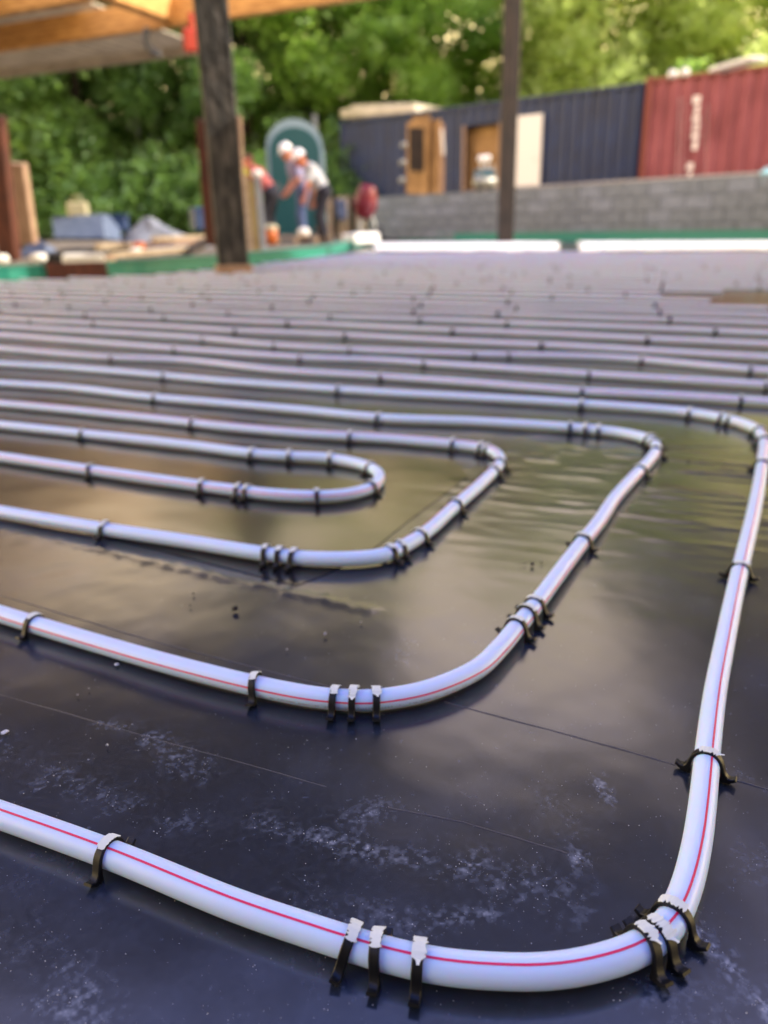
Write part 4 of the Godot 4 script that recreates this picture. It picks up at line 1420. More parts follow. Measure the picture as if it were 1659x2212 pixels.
# ---------------------------------------------------------------- people
func flesh(bones: Array, cell: float, k: float) -> ArrayMesh:      # tapered capsules joined with a smooth minimum, meshed as surface nets
	var lo := Vector3(1e9, 1e9, 1e9)
	var hi := -lo
	for b in bones:
		var r := maxf(b[2], b[3]) + k + cell * 2
		for p in [b[0], b[1]]:
			lo = lo.min(p - Vector3(r, r, r))
			hi = hi.max(p + Vector3(r, r, r))
	var nx := int((hi.x - lo.x) / cell) + 2
	var ny := int((hi.y - lo.y) / cell) + 2
	var nzz := int((hi.z - lo.z) / cell) + 2
	var f := PackedFloat32Array()
	f.resize(nx * ny * nzz)
	f.fill(1.0)
	for b in bones:
		var A: Vector3 = b[0]
		var B: Vector3 = b[1]
		var m := maxf(b[2], b[3]) + k + cell * 2
		var l := ((A.min(B) - Vector3(m, m, m) - lo) / cell).floor()
		var u := ((A.max(B) + Vector3(m, m, m) - lo) / cell).ceil()
		var ab := B - A
		var L := maxf(ab.length_squared(), 1e-9)
		for z in range(maxi(0, int(l.z)), mini(nzz, int(u.z))):
			for y in range(maxi(0, int(l.y)), mini(ny, int(u.y))):
				for x in range(maxi(0, int(l.x)), mini(nx, int(u.x))):
					var p := lo + Vector3(x, y, z) * cell
					var t := clampf((p - A).dot(ab) / L, 0, 1)
					var d: float = p.distance_to(A + ab * t) - lerpf(b[2], b[3], t)
					var i := (z * ny + y) * nx + x
					var h := maxf(k - absf(f[i] - d), 0.0) / k
					f[i] = minf(f[i], d) - h * h * k * 0.25
	var vid := PackedInt32Array()
	vid.resize(nx * ny * nzz)
	vid.fill(-1)
	var pos := PackedVector3Array()
	var s := SurfaceTool.new()
	s.begin(Mesh.PRIMITIVE_TRIANGLES)
	s.set_smooth_group(0)
	var off := [0, 1, nx, nx + 1, nx * ny, nx * ny + 1, nx * ny + nx, nx * ny + nx + 1]
	var pairs := [[0, 1], [2, 3], [4, 5], [6, 7], [0, 2], [1, 3], [4, 6], [5, 7], [0, 4], [1, 5], [2, 6], [3, 7]]
	for z in nzz - 1:
		for y in ny - 1:
			for x in nx - 1:
				var i := (z * ny + y) * nx + x
				var c := 0
				for o in off:
					if f[i + o] < 0:
						c += 1
				if c == 0 or c == 8:
					continue
				var sum := Vector3.ZERO
				var n := 0
				for e in pairs:
					var a: float = f[i + off[e[0]]]
					var b: float = f[i + off[e[1]]]
					if (a < 0) != (b < 0):
						var t := a / (a - b)
						var pa := Vector3(e[0] & 1, (e[0] >> 1) & 1, (e[0] >> 2) & 1)
						var pb := Vector3(e[1] & 1, (e[1] >> 1) & 1, (e[1] >> 2) & 1)
						sum += pa.lerp(pb, t)
						n += 1
				vid[i] = pos.size()
				pos.append(lo + (Vector3(x, y, z) + sum / n) * cell)
	var strides := [1, nx, nx * ny]
	for z in range(1, nzz - 1):
		for y in range(1, ny - 1):
			for x in range(1, nx - 1):
				var i := (z * ny + y) * nx + x
				for ax in 3:
					var a: float = f[i]
					var b: float = f[i + strides[ax]]
					if (a < 0) == (b < 0):
						continue
					var u: int = strides[(ax + 1) % 3]
					var v: int = strides[(ax + 2) % 3]
					var q := [vid[i], vid[i - u], vid[i - u - v], vid[i - v]]
					if q.min() < 0:
						continue
					if a < 0:
						quad(s, pos[q[0]], pos[q[1]], pos[q[2]], pos[q[3]])
					else:
						quad(s, pos[q[3]], pos[q[2]], pos[q[1]], pos[q[0]])
	s.index()
	s.generate_normals()
	return s.commit()

func grow(bones: Array, by: float) -> Array:
	var o := []
	for b in bones:
		o.append([b[0], b[1], b[2] + by, b[3] + by])
	return o

func hand(wrist: Vector3, dir: Vector3, palm: Vector3) -> Array:      # palm and five bent fingers
	dir = dir.normalized()
	var side := dir.cross(palm).normalized()
	var out := [[wrist, wrist + dir * 0.05, 0.024, 0.03], [wrist + dir * 0.05 - side * 0.02, wrist + dir * 0.085 - side * 0.024, 0.022, 0.014], [wrist + dir * 0.05 + side * 0.02, wrist + dir * 0.085 + side * 0.024, 0.022, 0.014]]
	var lens := [0.062, 0.076, 0.082, 0.074]
	for i in 4:
		var base := wrist + dir * 0.085 + side * (i - 1.5) * 0.021
		var k1: Vector3 = base + (dir + palm * 0.25).normalized() * lens[i] * 0.5
		var k2: Vector3 = k1 + (dir * 0.6 + palm * 0.8).normalized() * lens[i] * 0.5
		out.append([base, k1, 0.0098, 0.009])
		out.append([k1, k2, 0.009, 0.0075])
	var th := wrist + dir * 0.03 - side * 0.028
	out.append([th, th + (dir - side * 0.9 + palm * 0.3).normalized() * 0.04, 0.013, 0.0105])
	out.append([th + (dir - side * 0.9 + palm * 0.3).normalized() * 0.04, th + (dir * 1.3 - side * 0.7 + palm * 0.5).normalized() * 0.075, 0.0105, 0.008])
	return out

func person(label: String, where: Vector3, turn: float, J: Dictionary, face: Vector3, shirt: Material, trousers: Material, skin: Material, helmet: bool) -> void:
	# J: joints in the person's own axes, +z the way it faces at rest
	var t := thing("person", label, "person", where, turn)
	var hd: Vector3 = J.head
	var torso := [[J.pelvis + Vector3(-0.07, 0, 0), J.pelvis + Vector3(0.07, 0, 0), 0.115, 0.115], [J.pelvis, J.waist, 0.125, 0.115], [J.waist, J.chest, 0.115, 0.135], [J.waist + (J.chest - J.waist) * 0.6 + (J.ls - J.rs) * 0.2, J.waist + (J.chest - J.waist) * 0.6 - (J.ls - J.rs) * 0.2, 0.11, 0.11], [J.ls, J.rs, 0.075, 0.075]]
	var upper := [[J.ls, J.le, 0.056, 0.044], [J.rs, J.re, 0.056, 0.044]]
	var lower := [[J.le, J.lw, 0.044, 0.029], [J.re, J.rw, 0.044, 0.029]]
	var legs := [[J.lh, J.lk, 0.088, 0.06], [J.rh, J.rk, 0.088, 0.06], [J.lk, J.la, 0.06, 0.042], [J.rk, J.ra, 0.06, 0.042]]
	var fw := face.normalized()
	var rt := fw.cross(Vector3.UP).normalized()
	var up := rt.cross(fw).normalized()
	var head := [[J.chest + (J.neck - J.chest) * 0.6, J.neck, 0.062, 0.055], [J.neck, hd - up * 0.02, 0.055, 0.06],
		[hd - fw * 0.025 + up * 0.035, hd + fw * 0.02 + up * 0.035, 0.09, 0.082], [hd + fw * 0.02 - up * 0.01, hd + fw * 0.045 - up * 0.075, 0.07, 0.045],
		[hd + fw * 0.09 + up * 0.015, hd + fw * 0.115 - up * 0.02, 0.010, 0.017], [hd + fw * 0.075 - up * 0.055 - rt * 0.016, hd + fw * 0.075 - up * 0.055 + rt * 0.016, 0.016, 0.016],
		[hd + fw * 0.082 + up * 0.035 - rt * 0.045, hd + fw * 0.082 + up * 0.035 + rt * 0.045, 0.016, 0.016],
		[hd + rt * 0.085 + up * 0.02, hd + rt * 0.09 - up * 0.025, 0.017, 0.012], [hd - rt * 0.085 + up * 0.02, hd - rt * 0.09 - up * 0.025, 0.017, 0.012]]
	var feet := [[J.la, J.la + J.lf * 0.03 - Vector3(0, 0.045, 0), 0.043, 0.04], [J.ra, J.ra + J.rf * 0.03 - Vector3(0, 0.045, 0), 0.043, 0.04],
		[J.la - Vector3(0, 0.045, 0) - J.lf * 0.03, J.la - Vector3(0, 0.05, 0) + J.lf * 0.17, 0.042, 0.034], [J.ra - Vector3(0, 0.045, 0) - J.rf * 0.03, J.ra - Vector3(0, 0.05, 0) + J.rf * 0.17, 0.042, 0.034]]
	# one body: trunk and limbs on a coarse grid, head and hands on fine ones, in one mesh
	var s := SurfaceTool.new()
	s.begin(Mesh.PRIMITIVE_TRIANGLES)
	s.append_from(flesh(grow(torso + legs + feet, -0.008) + upper + lower + [head[0], head[1]], 0.02, 0.03), 0, Transform3D())
	s.append_from(flesh(head, 0.009, 0.02), 0, Transform3D())
	s.append_from(flesh([[J.le.lerp(J.lw, 0.8), J.lw, 0.031, 0.027]] + hand(J.lw, J.lw - J.le, J.lp), 0.0065, 0.012), 0, Transform3D())
	s.append_from(flesh([[J.re.lerp(J.rw, 0.8), J.rw, 0.031, 0.027]] + hand(J.rw, J.rw - J.re, J.rp), 0.0065, 0.012), 0, Transform3D())
	part("body", s.commit(), skin, t)
	for q in [-1, 1]:
		var es := st()
		lathe(es, [Vector2(0, -0.011), Vector2(0.009, -0.006), Vector2(0.011, 0), Vector2(0.009, 0.006), Vector2(0, 0.011)], 8, place(hd + fw * 0.093 + up * 0.014 + rt * q * 0.034))
		part("eye", done(es), M.eye_dark, t)
	var sleeve := [[J.ls, J.ls.lerp(J.le, 0.75), 0.072, 0.062], [J.rs, J.rs.lerp(J.re, 0.75), 0.072, 0.062]]
	part("shirt", flesh(grow(torso, 0.016) + sleeve, 0.02, 0.035), shirt, t)
	part("trousers", flesh(grow(legs, 0.018) + grow([torso[0]], 0.02) + [[J.pelvis, J.pelvis.lerp(J.waist, 0.5), 0.15, 0.14]], 0.02, 0.03), trousers, t)
	part("boots", flesh(grow(feet, 0.016) + [[J.la, J.la + (J.lk - J.la) * 0.3, 0.062, 0.06], [J.ra, J.ra + (J.rk - J.ra) * 0.3, 0.062, 0.06]], 0.015, 0.015), M.boot_leather, t)
	var hx := Transform3D(Basis(-rt, up, fw), hd + up * 0.055 - fw * 0.005)
	if helmet:
		var hs := st()
		lathe(hs, [Vector2(0.125, -0.005), Vector2(0.14, -0.004), Vector2(0.141, 0.004), Vector2(0.124, 0.012), Vector2(0.122, 0.05), Vector2(0.108, 0.09), Vector2(0.075, 0.118), Vector2(0.035, 0.13), Vector2(0, 0.133)], 20, hx, 0.88)
		box(hs, hx * place(Vector3(0, 0.0, 0.135), 0, 0.2), Vector3(0.15, 0.007, 0.06), 0.003)
		box(hs, hx * place(Vector3(0, 0.125, 0)), Vector3(0.03, 0.022, 0.14), 0.008)
		part("hard_hat", done(hs), M.helmet_white, t)
	part("hair", flesh([[hd - fw * 0.035 + up * 0.05, hd + fw * 0.012 + up * 0.055, 0.089, 0.082], [hd - fw * 0.055 + up * 0.02, hd - fw * 0.05 - up * 0.03, 0.07, 0.055]], 0.01, 0.02), M.hair_brown, t)

func people() -> void:
	# turned so that +z is the way each one faces; here the figures face the left of the picture
	var g := at(655, 514, 15.9)
	g.y = 0.06
	# standing worker, bent a little forward, looking down to the left
	person("standing worker in white helmet, mauve t-shirt and blue jeans before the teal toilet door", g, -PI / 2 + 0.35, {
		"pelvis": Vector3(0, 0.93, -0.03), "waist": Vector3(0, 1.08, 0.0), "chest": Vector3(0, 1.30, 0.09), "ls": Vector3(0.18, 1.40, 0.12), "rs": Vector3(-0.18, 1.40, 0.12), "neck": Vector3(0, 1.50, 0.16), "head": Vector3(0, 1.585, 0.22),
		"le": Vector3(0.23, 1.13, 0.10), "lw": Vector3(0.17, 0.94, 0.26), "lp": Vector3(-1, 0, 0.2), "re": Vector3(-0.24, 1.13, 0.09), "rw": Vector3(-0.17, 0.93, 0.25), "rp": Vector3(1, 0, 0.2),
		"lh": Vector3(0.09, 0.9, -0.03), "rh": Vector3(-0.09, 0.9, -0.03), "lk": Vector3(0.1, 0.5, 0.06), "rk": Vector3(-0.11, 0.5, -0.02), "la": Vector3(0.11, 0.095, 0.02), "ra": Vector3(-0.13, 0.095, -0.1), "lf": Vector3(0.1, 0, 1), "rf": Vector3(-0.15, 0, 1)},
		Vector3(0, -0.45, 1), M.mauve_cloth, M.jeans_cloth, M.skin, true)
	# second worker in front, bending over to the left with the right arm hanging
	g = at(693, 519, 15.3)
	g.y = 0.06
	person("bending worker in white helmet, grey shirt and dark trousers, arm hanging, before the other worker", g, -PI / 2 + 0.15, {
		"pelvis": Vector3(0, 0.88, -0.10), "waist": Vector3(0, 1.01, -0.03), "chest": Vector3(0, 1.20, 0.10), "ls": Vector3(0.18, 1.29, 0.14), "rs": Vector3(-0.18, 1.29, 0.10), "neck": Vector3(0, 1.36, 0.22), "head": Vector3(0, 1.43, 0.30),
		"le": Vector3(0.22, 1.02, 0.20), "lw": Vector3(0.14, 0.80, 0.27), "lp": Vector3(-1, 0, 0), "re": Vector3(-0.23, 1.0, 0.06), "rw": Vector3(-0.21, 0.75, 0.10), "rp": Vector3(1, 0, 0.1),
		"lh": Vector3(0.09, 0.86, -0.1), "rh": Vector3(-0.09, 0.86, -0.1), "lk": Vector3(0.11, 0.48, 0.02), "rk": Vector3(-0.11, 0.47, -0.04), "la": Vector3(0.12, 0.095, -0.06), "ra": Vector3(-0.13, 0.095, -0.12), "lf": Vector3(0.1, 0, 1), "rf": Vector3(-0.1, 0, 1)},
		Vector3(0, -0.6, 1), M.grey_cloth, M.navy_cloth, M.tanned_skin, true)
	# third worker, bareheaded, stooping behind the stack of boards
	g = at(580, 517, 15.0)
	g.y = 0.06
	person("stooping person in pink-red top with red-brown hair, half hidden behind the upright boards", g, -PI / 2 - 0.2, {
		"pelvis": Vector3(0, 0.86, -0.12), "waist": Vector3(0, 0.99, -0.03), "chest": Vector3(0, 1.16, 0.12), "ls": Vector3(0.18, 1.24, 0.15), "rs": Vector3(-0.18, 1.24, 0.15), "neck": Vector3(0, 1.31, 0.22), "head": Vector3(0, 1.385, 0.29),
		"le": Vector3(0.22, 0.98, 0.22), "lw": Vector3(0.14, 0.80, 0.36), "lp": Vector3(-1, 0, 0), "re": Vector3(-0.23, 0.98, 0.16), "rw": Vector3(-0.19, 0.76, 0.26), "rp": Vector3(1, 0, 0.1),
		"lh": Vector3(0.09, 0.84, -0.12), "rh": Vector3(-0.09, 0.84, -0.12), "lk": Vector3(0.11, 0.47, 0.02), "rk": Vector3(-0.11, 0.47, -0.02), "la": Vector3(0.12, 0.095, -0.06), "ra": Vector3(-0.13, 0.095, -0.1), "lf": Vector3(0.1, 0, 1), "rf": Vector3(-0.1, 0, 1)},
		Vector3(0, -0.5, 1), M.pink_cloth, M.navy_cloth, M.tanned_skin, false)

# ---------------------------------------------------------------- clutter of the site
func clutter() -> void:
	# upright boards right of the charred post
	var p := at(547, 530, 11.2)
	p.y = 0.06
	var t := thing("board_stack", "upright yellow-grey boards leaning together right of the charred post", "boards", p, 0.1)
	var ms := [M.yellow_board, M.pale_plank, M.yellow_board, M.block_concrete_pale]
	for k in 4:
		var s := st()
		bar(s, Vector3(-0.12 + k * 0.088, -0.02, 0.02 * k), Vector3(-0.14 + k * 0.086, 0.98 - 0.03 * (k % 3), -0.1 + 0.02 * k), 0.05, 0.08, 0.006, Vector3(0, 0, 1))
		part("board", done(s), ms[k], t)
	part("yellow_cap", box_mesh(Vector3(0.15, 0.09, 0.12), 0.02, Vector3(-0.07, 1.0, -0.05)), M.lime_yellow, t)
	# tipped blue-grey sheet and its neighbours at the left
	var s := st()
	bar(s, at(116, 510, 12.2), at(226, 510, 12.0), 0.04, 0.05)
	var a := at(118, 514, 11.9)
	var b := at(226, 514, 11.7)
	var c := at(221, 462, 12.4)
	var d := at(112, 468, 12.6)
	quad(s, a, b, c, d)
	var bk := Vector3(0.05, -0.05, -0.6)
	quad(s, b, b + bk, c + bk, c)
	quad(s, a + bk, a, d, d + bk)
	quad(s, d, c, c + bk, d + bk)
	quad(s, b + bk, a + bk, d + bk, c + bk)
	tag(part("tilted_box", done(s), M.slate_blue, self), "large slate-blue box with slanted front among the clutter at left", "box")
	s = st()
	box(s, place(at(252, 483, 12.8), 0.2), Vector3(0.34, 0.24, 0.3), 0.03)
	box(s, place(at(252, 466, 12.8), 0.2), Vector3(0.38, 0.03, 0.34), 0.01)
	tag(part("blue_crate", done(s), M.strong_blue, self), "bright blue lidded crate right of the slate-blue box", "crate")
	s = st()
	box(s, place(at(440, 473, 13.2), 0.5), Vector3(0.36, 0.34, 0.36), 0.03)
	box(s, place(at(440, 453, 13.2), 0.5), Vector3(0.4, 0.03, 0.4), 0.01)
	tag(part("blue_crate", done(s), M.strong_blue, self), "blue lidded crate just left of the rust brown plank", "crate")
	s = st()
	var cp := at(170, 462, 12.6)
	box(s, place(cp + Vector3(0, 0.06, 0), 0.2), Vector3(0.3, 0.22, 0.22), 0.03)
	tube(s, [cp + Vector3(-0.07, 0.16, 0), cp + Vector3(-0.05, 0.25, 0), cp + Vector3(0.05, 0.25, 0), cp + Vector3(0.07, 0.16, 0)], [0.015, 0.015, 0.015, 0.015], 6)
	tag(part("cream_can", done(s), M.cream_plastic, self), "cream canister with handle on top of the slate-blue box", "canister")
	# grey tarpaulin heap
	s = st()
	s.set_smooth_group(0)
	var hp := at(340, 518, 12.4)
	hp.y = 0.05
	var rings := []
	for j in 7:
		var ring := []
		for k in 22:
			var f := TAU * k / 22.0
			var rad := (1.0 - j / 6.4) * (0.55 + 0.12 * sin(f * 3 + j) + 0.06 * sin(f * 7 - j * 2))
			ring.append(hp + Vector3(cos(f) * rad * 1.25 - j * 0.02, 0.03 + j * 0.075 + 0.03 * sin(f * 4 + j), -sin(f) * rad * 0.7))
		rings.append(ring)
	for j in 6:
		for k in 22:
			quad(s, rings[j][k], rings[j][(k + 1) % 22], rings[j + 1][(k + 1) % 22], rings[j + 1][k])
	tag(part("tarpaulin_heap", done(s), M.grey_tarp, self), "crumpled grey tarpaulin heap among the clutter at left", "tarpaulin")
	s = st()
	s.set_smooth_group(0)
	hp = at(75, 520, 11.0)
	hp.y = 0.05
	rings = []
	for j in 6:
		var ring := []
		for k in 18:
			var f := TAU * k / 18.0
			var rad := (1.0 - j / 5.5) * (0.3 + 0.07 * sin(f * 3 + j))
			ring.append(hp + Vector3(cos(f) * rad, 0.02 + j * 0.05, -sin(f) * rad * 0.8))
		rings.append(ring)
	for j in 5:
		for k in 18:
			quad(s, rings[j][k], rings[j][(k + 1) % 18], rings[j + 1][(k + 1) % 18], rings[j + 1][k])
	tag(part("tarpaulin_heap", done(s), M.slate_blue, self), "small blue-grey tarpaulin heap beside the leaning planks at left", "tarpaulin")
	# planks lying about
	var lie := [[70, 556, 200, 548, 8.9, "pale_plank", "pale plank lying low at the left end of the yard"], [210, 532, 330, 528, 9.6, "pale_plank", "pale plank lying before the slate-blue box"], [240, 552, 400, 538, 8.8, "pale_plank", "long pale plank slanting behind the brown board"],
		[300, 530, 430, 521, 9.9, "tan_plank", "tan plank lying before the grey tarpaulin"], [330, 516, 455, 512, 10.6, "pale_plank", "pale plank farthest back beside the grey tarpaulin"], [120, 566, 240, 561, 8.0, "tan_plank", "tan plank lying close behind the brown board"], [400, 545, 450, 520, 9.2, "dark_post", "dark plank end poking up left of the charred post"]]
	for q in lie:
		s = st()
		var m0 := at(q[0], q[1], q[4])
		var m1 := at(q[2], q[3], q[4] + 0.5)
		bar(s, m0, m1, 0.06, 0.16, 0.006)
		tag(part("lying_plank", done(s), M[q[5]], self), q[6], "plank", "planks lying in the yard")
	s = st()
	bar(s, at(115, 560, 7.7), at(182, 545, 8.2), 0.09, 0.3, 0.01)
	tag(part("dark_mat", done(s), M.dark_plastic, self), "black rubber sheet lying folded behind the brown board", "sheet")
	s = st()
	bar(s, at(140, 560, 7.4), at(222, 559, 7.4), 0.10, 0.16, 0.02)
	tag(part("white_foam_piece", done(s), M.white_foam, self), "sunlit white foam strip on top of the brown board", "foam")
	for k in 4:
		var q: Array = [[84, 558, 7.6, "white bucket lid lying at the left end of the yard"], [294, 545, 9.0, "small white lid behind the green membrane at left"], [555, 376, 11.1, "white spot standing in for a glint above the upright boards"], [2, 561, 7.3, "white lid cut off by the left margin"]][k]  # the spot above the boards is a glint put in as white colour
		s = st()
		lathe(s, [Vector2(0, -0.04), Vector2(0.055, -0.03), Vector2(0.075, 0.0), Vector2(0.06, 0.04), Vector2(0, 0.05)], 12, place(at(q[0], q[1], q[2])))
		tag(part("white_lid_and_glint", done(s), M.white_foam, self), q[3], "lid", "small white lids about the yard")
	s = st()
	var ob := at(300, 535, 9.3)
	lathe(s, [Vector2(0.05, -0.06), Vector2(0.075, 0.0), Vector2(0.07, 0.05), Vector2(0, 0.07)], 12, place(ob))
	tag(part("orange_pot", done(s), M.orange_plastic, self), "small orange cap among the planks at left", "cap")
	# bucket with white lid near the workers
	p = at(584, 508, 13.6)
	t = thing("orange_bucket", "orange bucket with pale lid beside the upright boards", "bucket", p - Vector3(0, 0.14, 0))
	s = st()
	lathe(s, [Vector2(0, 0), Vector2(0.1, 0), Vector2(0.125, 0.24), Vector2(0, 0.24)], 16)
	part("bucket_body", done(s), M.orange_plastic, t)
	s = st()
	lathe(s, [Vector2(0.13, 0.235), Vector2(0.135, 0.26), Vector2(0.1, 0.3), Vector2(0, 0.31)], 16)
	part("lid", done(s), M.cream_plastic, t)
	# low trestle with pale top where the workers bend
	p = at(640, 512, 14.6)
	t = thing("pallet", "low tan pallet on the ground at the workers' feet", "pallet", Vector3(p.x, 0.06, p.z), 0.1)
	for k in 5:
		part("slat", box_mesh(Vector3(0.8, 0.02, 0.1), 0.003, Vector3(0, 0.13, -0.24 + k * 0.12)), M.tan_plank, t)
	for k in 3:
		part("bearer", box_mesh(Vector3(0.08, 0.1, 0.58), 0.003, Vector3(-0.35 + k * 0.35, 0.07, 0)), M.pale_plank, t)
	s = st()
	lathe(s, [Vector2(0.05, 0), Vector2(0.1, 0.0), Vector2(0.11, 0.1), Vector2(0.06, 0.14), Vector2(0, 0.15)], 14, place(Vector3(p.x + 0.15, 0.2, p.z + 0.1)))
	tag(part("white_tub", done(s), M.white_foam, self), "small white tub standing on the tan pallet", "tub")
	# fence of upright slats and a blue cloth between workers and red drum
	p = at(736, 510, 16.6)
	t = thing("slat_fence", "short fence of grey-brown upright slats left of the red drum", "fence", Vector3(p.x, 0.06, p.z), -0.15)
	for k in 9:
		var slat := part("slat", box_mesh(Vector3(0.09, 0.82, 0.02), 0.003, Vector3(-0.44 + k * 0.115, 0.44, 0)), M.pale_plank if k % 3 else M.dark_post, t)
		slat.rotation.z = 0.02 * sin(k * 2.0)
	for y in [0.25, 0.7]:
		part("rail", box_mesh(Vector3(1.05, 0.07, 0.03), 0.003, Vector3(0, y, -0.026)), M.tan_plank, t)
	s = st()
	box(s, place(at(737, 450, 16.4), -0.1, 0.0, 0.05), Vector3(0.2, 0.32, 0.03), 0.012)
	box(s, place(at(739, 466, 16.38), -0.1, 0.0, -0.1), Vector3(0.15, 0.16, 0.03), 0.012)
	tag(part("blue_rag", done(s), M.slate_blue, self), "blue rag hung over the slat fence", "rag")
	# red drum on a stand
	p = at(792, 506, 16.0)
	t = thing("red_drum", "dark red rounded drum on a pale stand at the wall's left end", "drum", Vector3(p.x, 0.06, p.z), 0.3)
	s = st()
	var dx := place(Vector3(0, 0.72, 0), 0, 0.15, -0.12)
	lathe(s, [Vector2(0, -0.32), Vector2(0.12, -0.3), Vector2(0.2, -0.16), Vector2(0.22, 0.0), Vector2(0.2, 0.14), Vector2(0.15, 0.26), Vector2(0.13, 0.3), Vector2(0.11, 0.26), Vector2(0.0, 0.1)], 20, dx)
	part("drum_body", done(s), M.red_drum, t)
	s = st()
	lathe(s, [Vector2(0.222, -0.05), Vector2(0.236, -0.04), Vector2(0.236, 0.0), Vector2(0.222, 0.01)], 20, dx)
	part("drum_hoop", done(s), M.red_drum, t)
	for q in [-0.17, 0.17]:
		s = st()
		tube(s, [Vector3(q * 1.2, 0, 0.18), Vector3(q * 0.6, 0.5, 0)], [0.025, 0.025], 8)
		tube(s, [Vector3(q * 1.2, 0, -0.18), Vector3(q * 0.6, 0.5, 0)], [0.025, 0.025], 8)
		part("stand_leg", done(s), M.machine_grey, t)
	s = st()
	tube(s, [Vector3(0.2, 0.15, 0.05), Vector3(0.27, 0.15, 0.05)], [0.15, 0.15], 16)
	part("wheel", done(s), M.dark_plastic, t)
	# white foam slab behind the membrane beside the drum
	s = st()
	bar(s, at(752, 517, 13.4), at(806, 513, 13.9), 0.17, 0.3, 0.02)
	tag(part("white_foam_piece", done(s), M.white_foam, self), "sunlit white foam slab lying before the red drum", "foam")

# ---------------------------------------------------------------- trees
var spray: Array = []

func leaf_spray(seed_: int, n: int, size: float) -> ArrayMesh:
	var r := RandomNumberGenerator.new()
	r.seed = seed_
	var s := st()
	for i in n:
		var q := Basis.from_euler(Vector3(r.randf_range(-0.9, 0.9), r.randf() * TAU, r.randf_range(-0.9, 0.9)))
		var o := Vector3(r.randfn(0, 0.14), r.randfn(0, 0.12), r.randfn(0, 0.14))
		var l := size * r.randf_range(0.75, 1.3)
		var a := o
		var b := o + q * Vector3(l * 0.5, 0.02, l * 0.28)
		var c := o + q * Vector3(l, -0.02, 0)
		var d := o + q * Vector3(l * 0.5, 0.02, -l * 0.28)
		tri(s, a, b, c)
		tri(s, a, c, d)
	return done(s)

func tree(label: String, where: Vector3, high: float, wide: float, m: Material, seed_: int, low: float, count: int) -> void:
	var r := RandomNumberGenerator.new()
	r.seed = seed_
	var t := thing("leafy_tree", label, "tree", where, 0, "trees of the wood behind the site")
	var s := st()
	var lean := Vector3(r.randf_range(-0.06, 0.06), 1, r.randf_range(-0.04, 0.04)) * high
	tube(s, [Vector3(0, -0.5, 0), lean * 0.3, lean * 0.6 + Vector3(0.2, 0, 0), lean * 0.92], [0.02 * high, 0.016 * high, 0.011 * high, 0.003 * high], 9)
	var lobes := []
	for k in 13:
		var f := k * 2.4 + r.randf()
		var h := lerpf(low, 0.95, (k + 0.5) / 13.0)
		var reach := wide * (0.35 + 0.75 * sin(PI * clampf((h - low) / (1.05 - low) * 0.85 + 0.1, 0, 1))) * r.randf_range(0.45, 0.75)
		var e := lean * h + Vector3(cos(f), 0.25, sin(f)) * reach
		tube(s, [lean * maxf(0.08, h - 0.16), (lean * h + e) / 2, e], [0.006 * high, 0.004 * high, 0.0015 * high], 6)
		lobes.append([e, wide * r.randf_range(0.28, 0.48)])
	lobes.append([lean * 0.97, wide * 0.3])
	part("trunk", done(s), M.bark, t)
	var mm := MultiMesh.new()
	mm.transform_format = MultiMesh.TRANSFORM_3D
	mm.mesh = spray[seed_ % spray.size()]
	mm.instance_count = count
	for i in count:
		var lb: Array = lobes[r.randi() % lobes.size()]
		var v := Vector3(r.randfn(0, 1), r.randfn(0, 1), r.randfn(0, 1)).normalized() * pow(r.randf(), 0.45)
		var p: Vector3 = lb[0] + v * lb[1] * Vector3(1.1, 0.8, 1.1)
		var sc := r.randf_range(0.7, 1.35)
		mm.set_instance_transform(i, Transform3D(Basis.from_euler(Vector3(r.randf_range(-0.5, 0.5), r.randf() * TAU, r.randf_range(-0.5, 0.5))).scaled(Vector3(sc, sc, sc)), p))
	var g := MultiMeshInstance3D.new()
	g.name = "crown"
	g.set_meta("kind", "stuff")
	g.multimesh = mm
	g.material_override = m
	t.add_child(g, true)

func shrub(label: String, where: Vector3, high: float, wide: float, m: Material, seed_: int) -> void:
	var r := RandomNumberGenerator.new()
	r.seed = seed_
	var t := thing("woodland_shrub", label, "shrub", where, 0, "shrubs at the foot of the wood")
	var s := st()
	for k in 5:
		var f := k * 1.3
		tube(s, [Vector3(0, -0.3, 0), Vector3(cos(f) * wide * 0.3, high * 0.5, sin(f) * wide * 0.3), Vector3(cos(f) * wide * 0.6, high * 0.85, sin(f) * wide * 0.6)], [0.05, 0.03, 0.01], 6)
	part("stems", done(s), M.bark, t)
	var mm := MultiMesh.new()
	mm.transform_format = MultiMesh.TRANSFORM_3D
	mm.mesh = spray[seed_ % spray.size()]
	mm.instance_count = 900
	for i in 900:
		var v := Vector3(r.randfn(0, 1), absf(r.randfn(0, 1)), r.randfn(0, 1)).normalized() * pow(r.randf(), 0.4)
		var sc := r.randf_range(0.55, 1.1)
		mm.set_instance_transform(i, Transform3D(Basis.from_euler(Vector3(r.randf_range(-0.5, 0.5), r.randf() * TAU, 0)).scaled(Vector3(sc, sc, sc)), v * Vector3(wide, high, wide) * (0.85 + 0.3 * nz.get_noise_2d(v.x * 60 + seed_, v.y * 60))))
	var g := MultiMeshInstance3D.new()
	g.name = "foliage"
	g.set_meta("kind", "stuff")
	g.multimesh = mm
	g.material_override = m
	t.add_child(g, true)

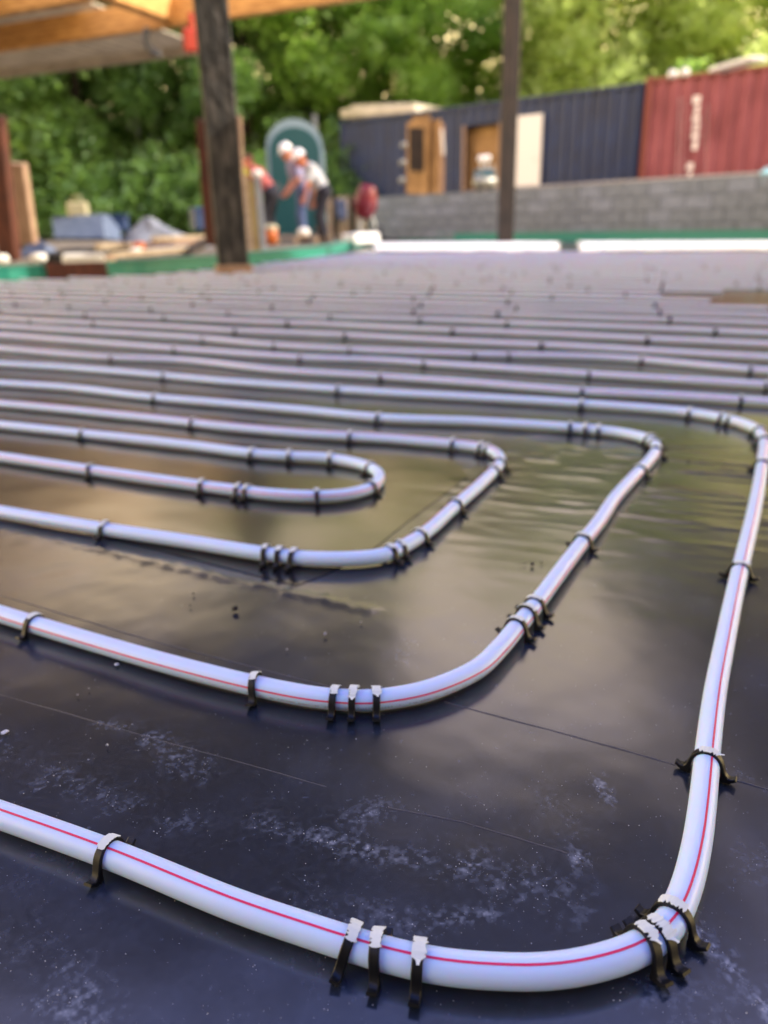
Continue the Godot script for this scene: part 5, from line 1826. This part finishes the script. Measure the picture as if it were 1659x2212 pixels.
func wood() -> void:
	for k in 4:
		spray.append(leaf_spray(200 + k, 9, 0.26))
	var dark := leaf_material("shaded_leaves", Color(0.27, 0.38, 0.22), Color(0.55, 0.7, 0.32))  # darker leaf colour carries the deep shade of the left trees
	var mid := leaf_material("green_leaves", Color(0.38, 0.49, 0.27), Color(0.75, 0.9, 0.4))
	var light := leaf_material("yellow_green_leaves", Color(0.52, 0.61, 0.37), Color(0.95, 1.0, 0.55))  # a paler species, lightened further to look sunlit
	var olive := leaf_material("olive_leaves", Color(0.52, 0.58, 0.38), Color(0.92, 1.0, 0.58))  # olive species, its colour also raised to look sunlit
	# picture column of the trunk, distance, height, half width, leaves, label
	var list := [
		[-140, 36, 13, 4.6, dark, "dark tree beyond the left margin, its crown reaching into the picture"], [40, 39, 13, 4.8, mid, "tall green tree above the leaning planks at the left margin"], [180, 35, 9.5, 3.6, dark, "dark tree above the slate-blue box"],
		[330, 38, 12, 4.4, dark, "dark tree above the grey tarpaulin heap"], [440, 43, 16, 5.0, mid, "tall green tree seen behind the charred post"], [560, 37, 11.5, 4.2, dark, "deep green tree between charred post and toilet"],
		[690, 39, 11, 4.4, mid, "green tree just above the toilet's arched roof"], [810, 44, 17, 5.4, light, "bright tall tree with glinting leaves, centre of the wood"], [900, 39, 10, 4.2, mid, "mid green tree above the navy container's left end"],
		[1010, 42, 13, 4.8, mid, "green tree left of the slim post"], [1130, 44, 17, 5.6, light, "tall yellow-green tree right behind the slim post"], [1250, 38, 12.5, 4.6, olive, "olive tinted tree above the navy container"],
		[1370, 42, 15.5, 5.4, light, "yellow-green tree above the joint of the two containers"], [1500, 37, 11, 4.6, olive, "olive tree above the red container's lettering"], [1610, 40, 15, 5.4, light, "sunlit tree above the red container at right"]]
	for k in list.size():
		var q: Array = list[k]
		var p := at(q[0], 480, q[1])
		p.y = (q[1] - 36.0) * 0.38 + 0.4
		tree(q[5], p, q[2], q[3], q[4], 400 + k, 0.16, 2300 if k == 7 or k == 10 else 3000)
	var low := [[-60, 33.5, 3.2, "shrub behind the leaning planks at the left margin"], [90, 34, 3.6, "dark shrub above the small blue-grey heap"], [220, 33.5, 3.4, "dark shrub behind the bright blue crate"], [360, 34, 3.8, "dark shrub behind the grey tarpaulin heap"], [480, 34, 3.6, "shrub hidden partly by the charred post"], [590, 34, 3.9, "dark shrub left of the toilet"], [720, 34.5, 4.0, "dark shrub right of the toilet"],
		[870, 37, 4.6, "shrub over the navy container's left roof"], [1180, 35, 5.2, "shrub over the navy container right of the slim post"], [1330, 33, 5.4, "shrub over the navy container's right end"], [1470, 31.5, 5.2, "shrub over the red container's near corner"], [1600, 31, 5.4, "shrub over the red container at right"]]
	for k in low.size():
		var q: Array = low[k]
		var p := at(q[0], 480, q[1])
		p.y = 0.3 if q[1] > 33 else 1.2
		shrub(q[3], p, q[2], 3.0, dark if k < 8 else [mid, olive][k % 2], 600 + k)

func _ready() -> void:
	rng.seed = 11
	materials()
	light_and_camera()
	floor_and_ground()
	edges_and_posts()
	roofs()
	back_of_site()
	toilet()
	wood()
	people()
	clutter()
	pipes()
	debris()
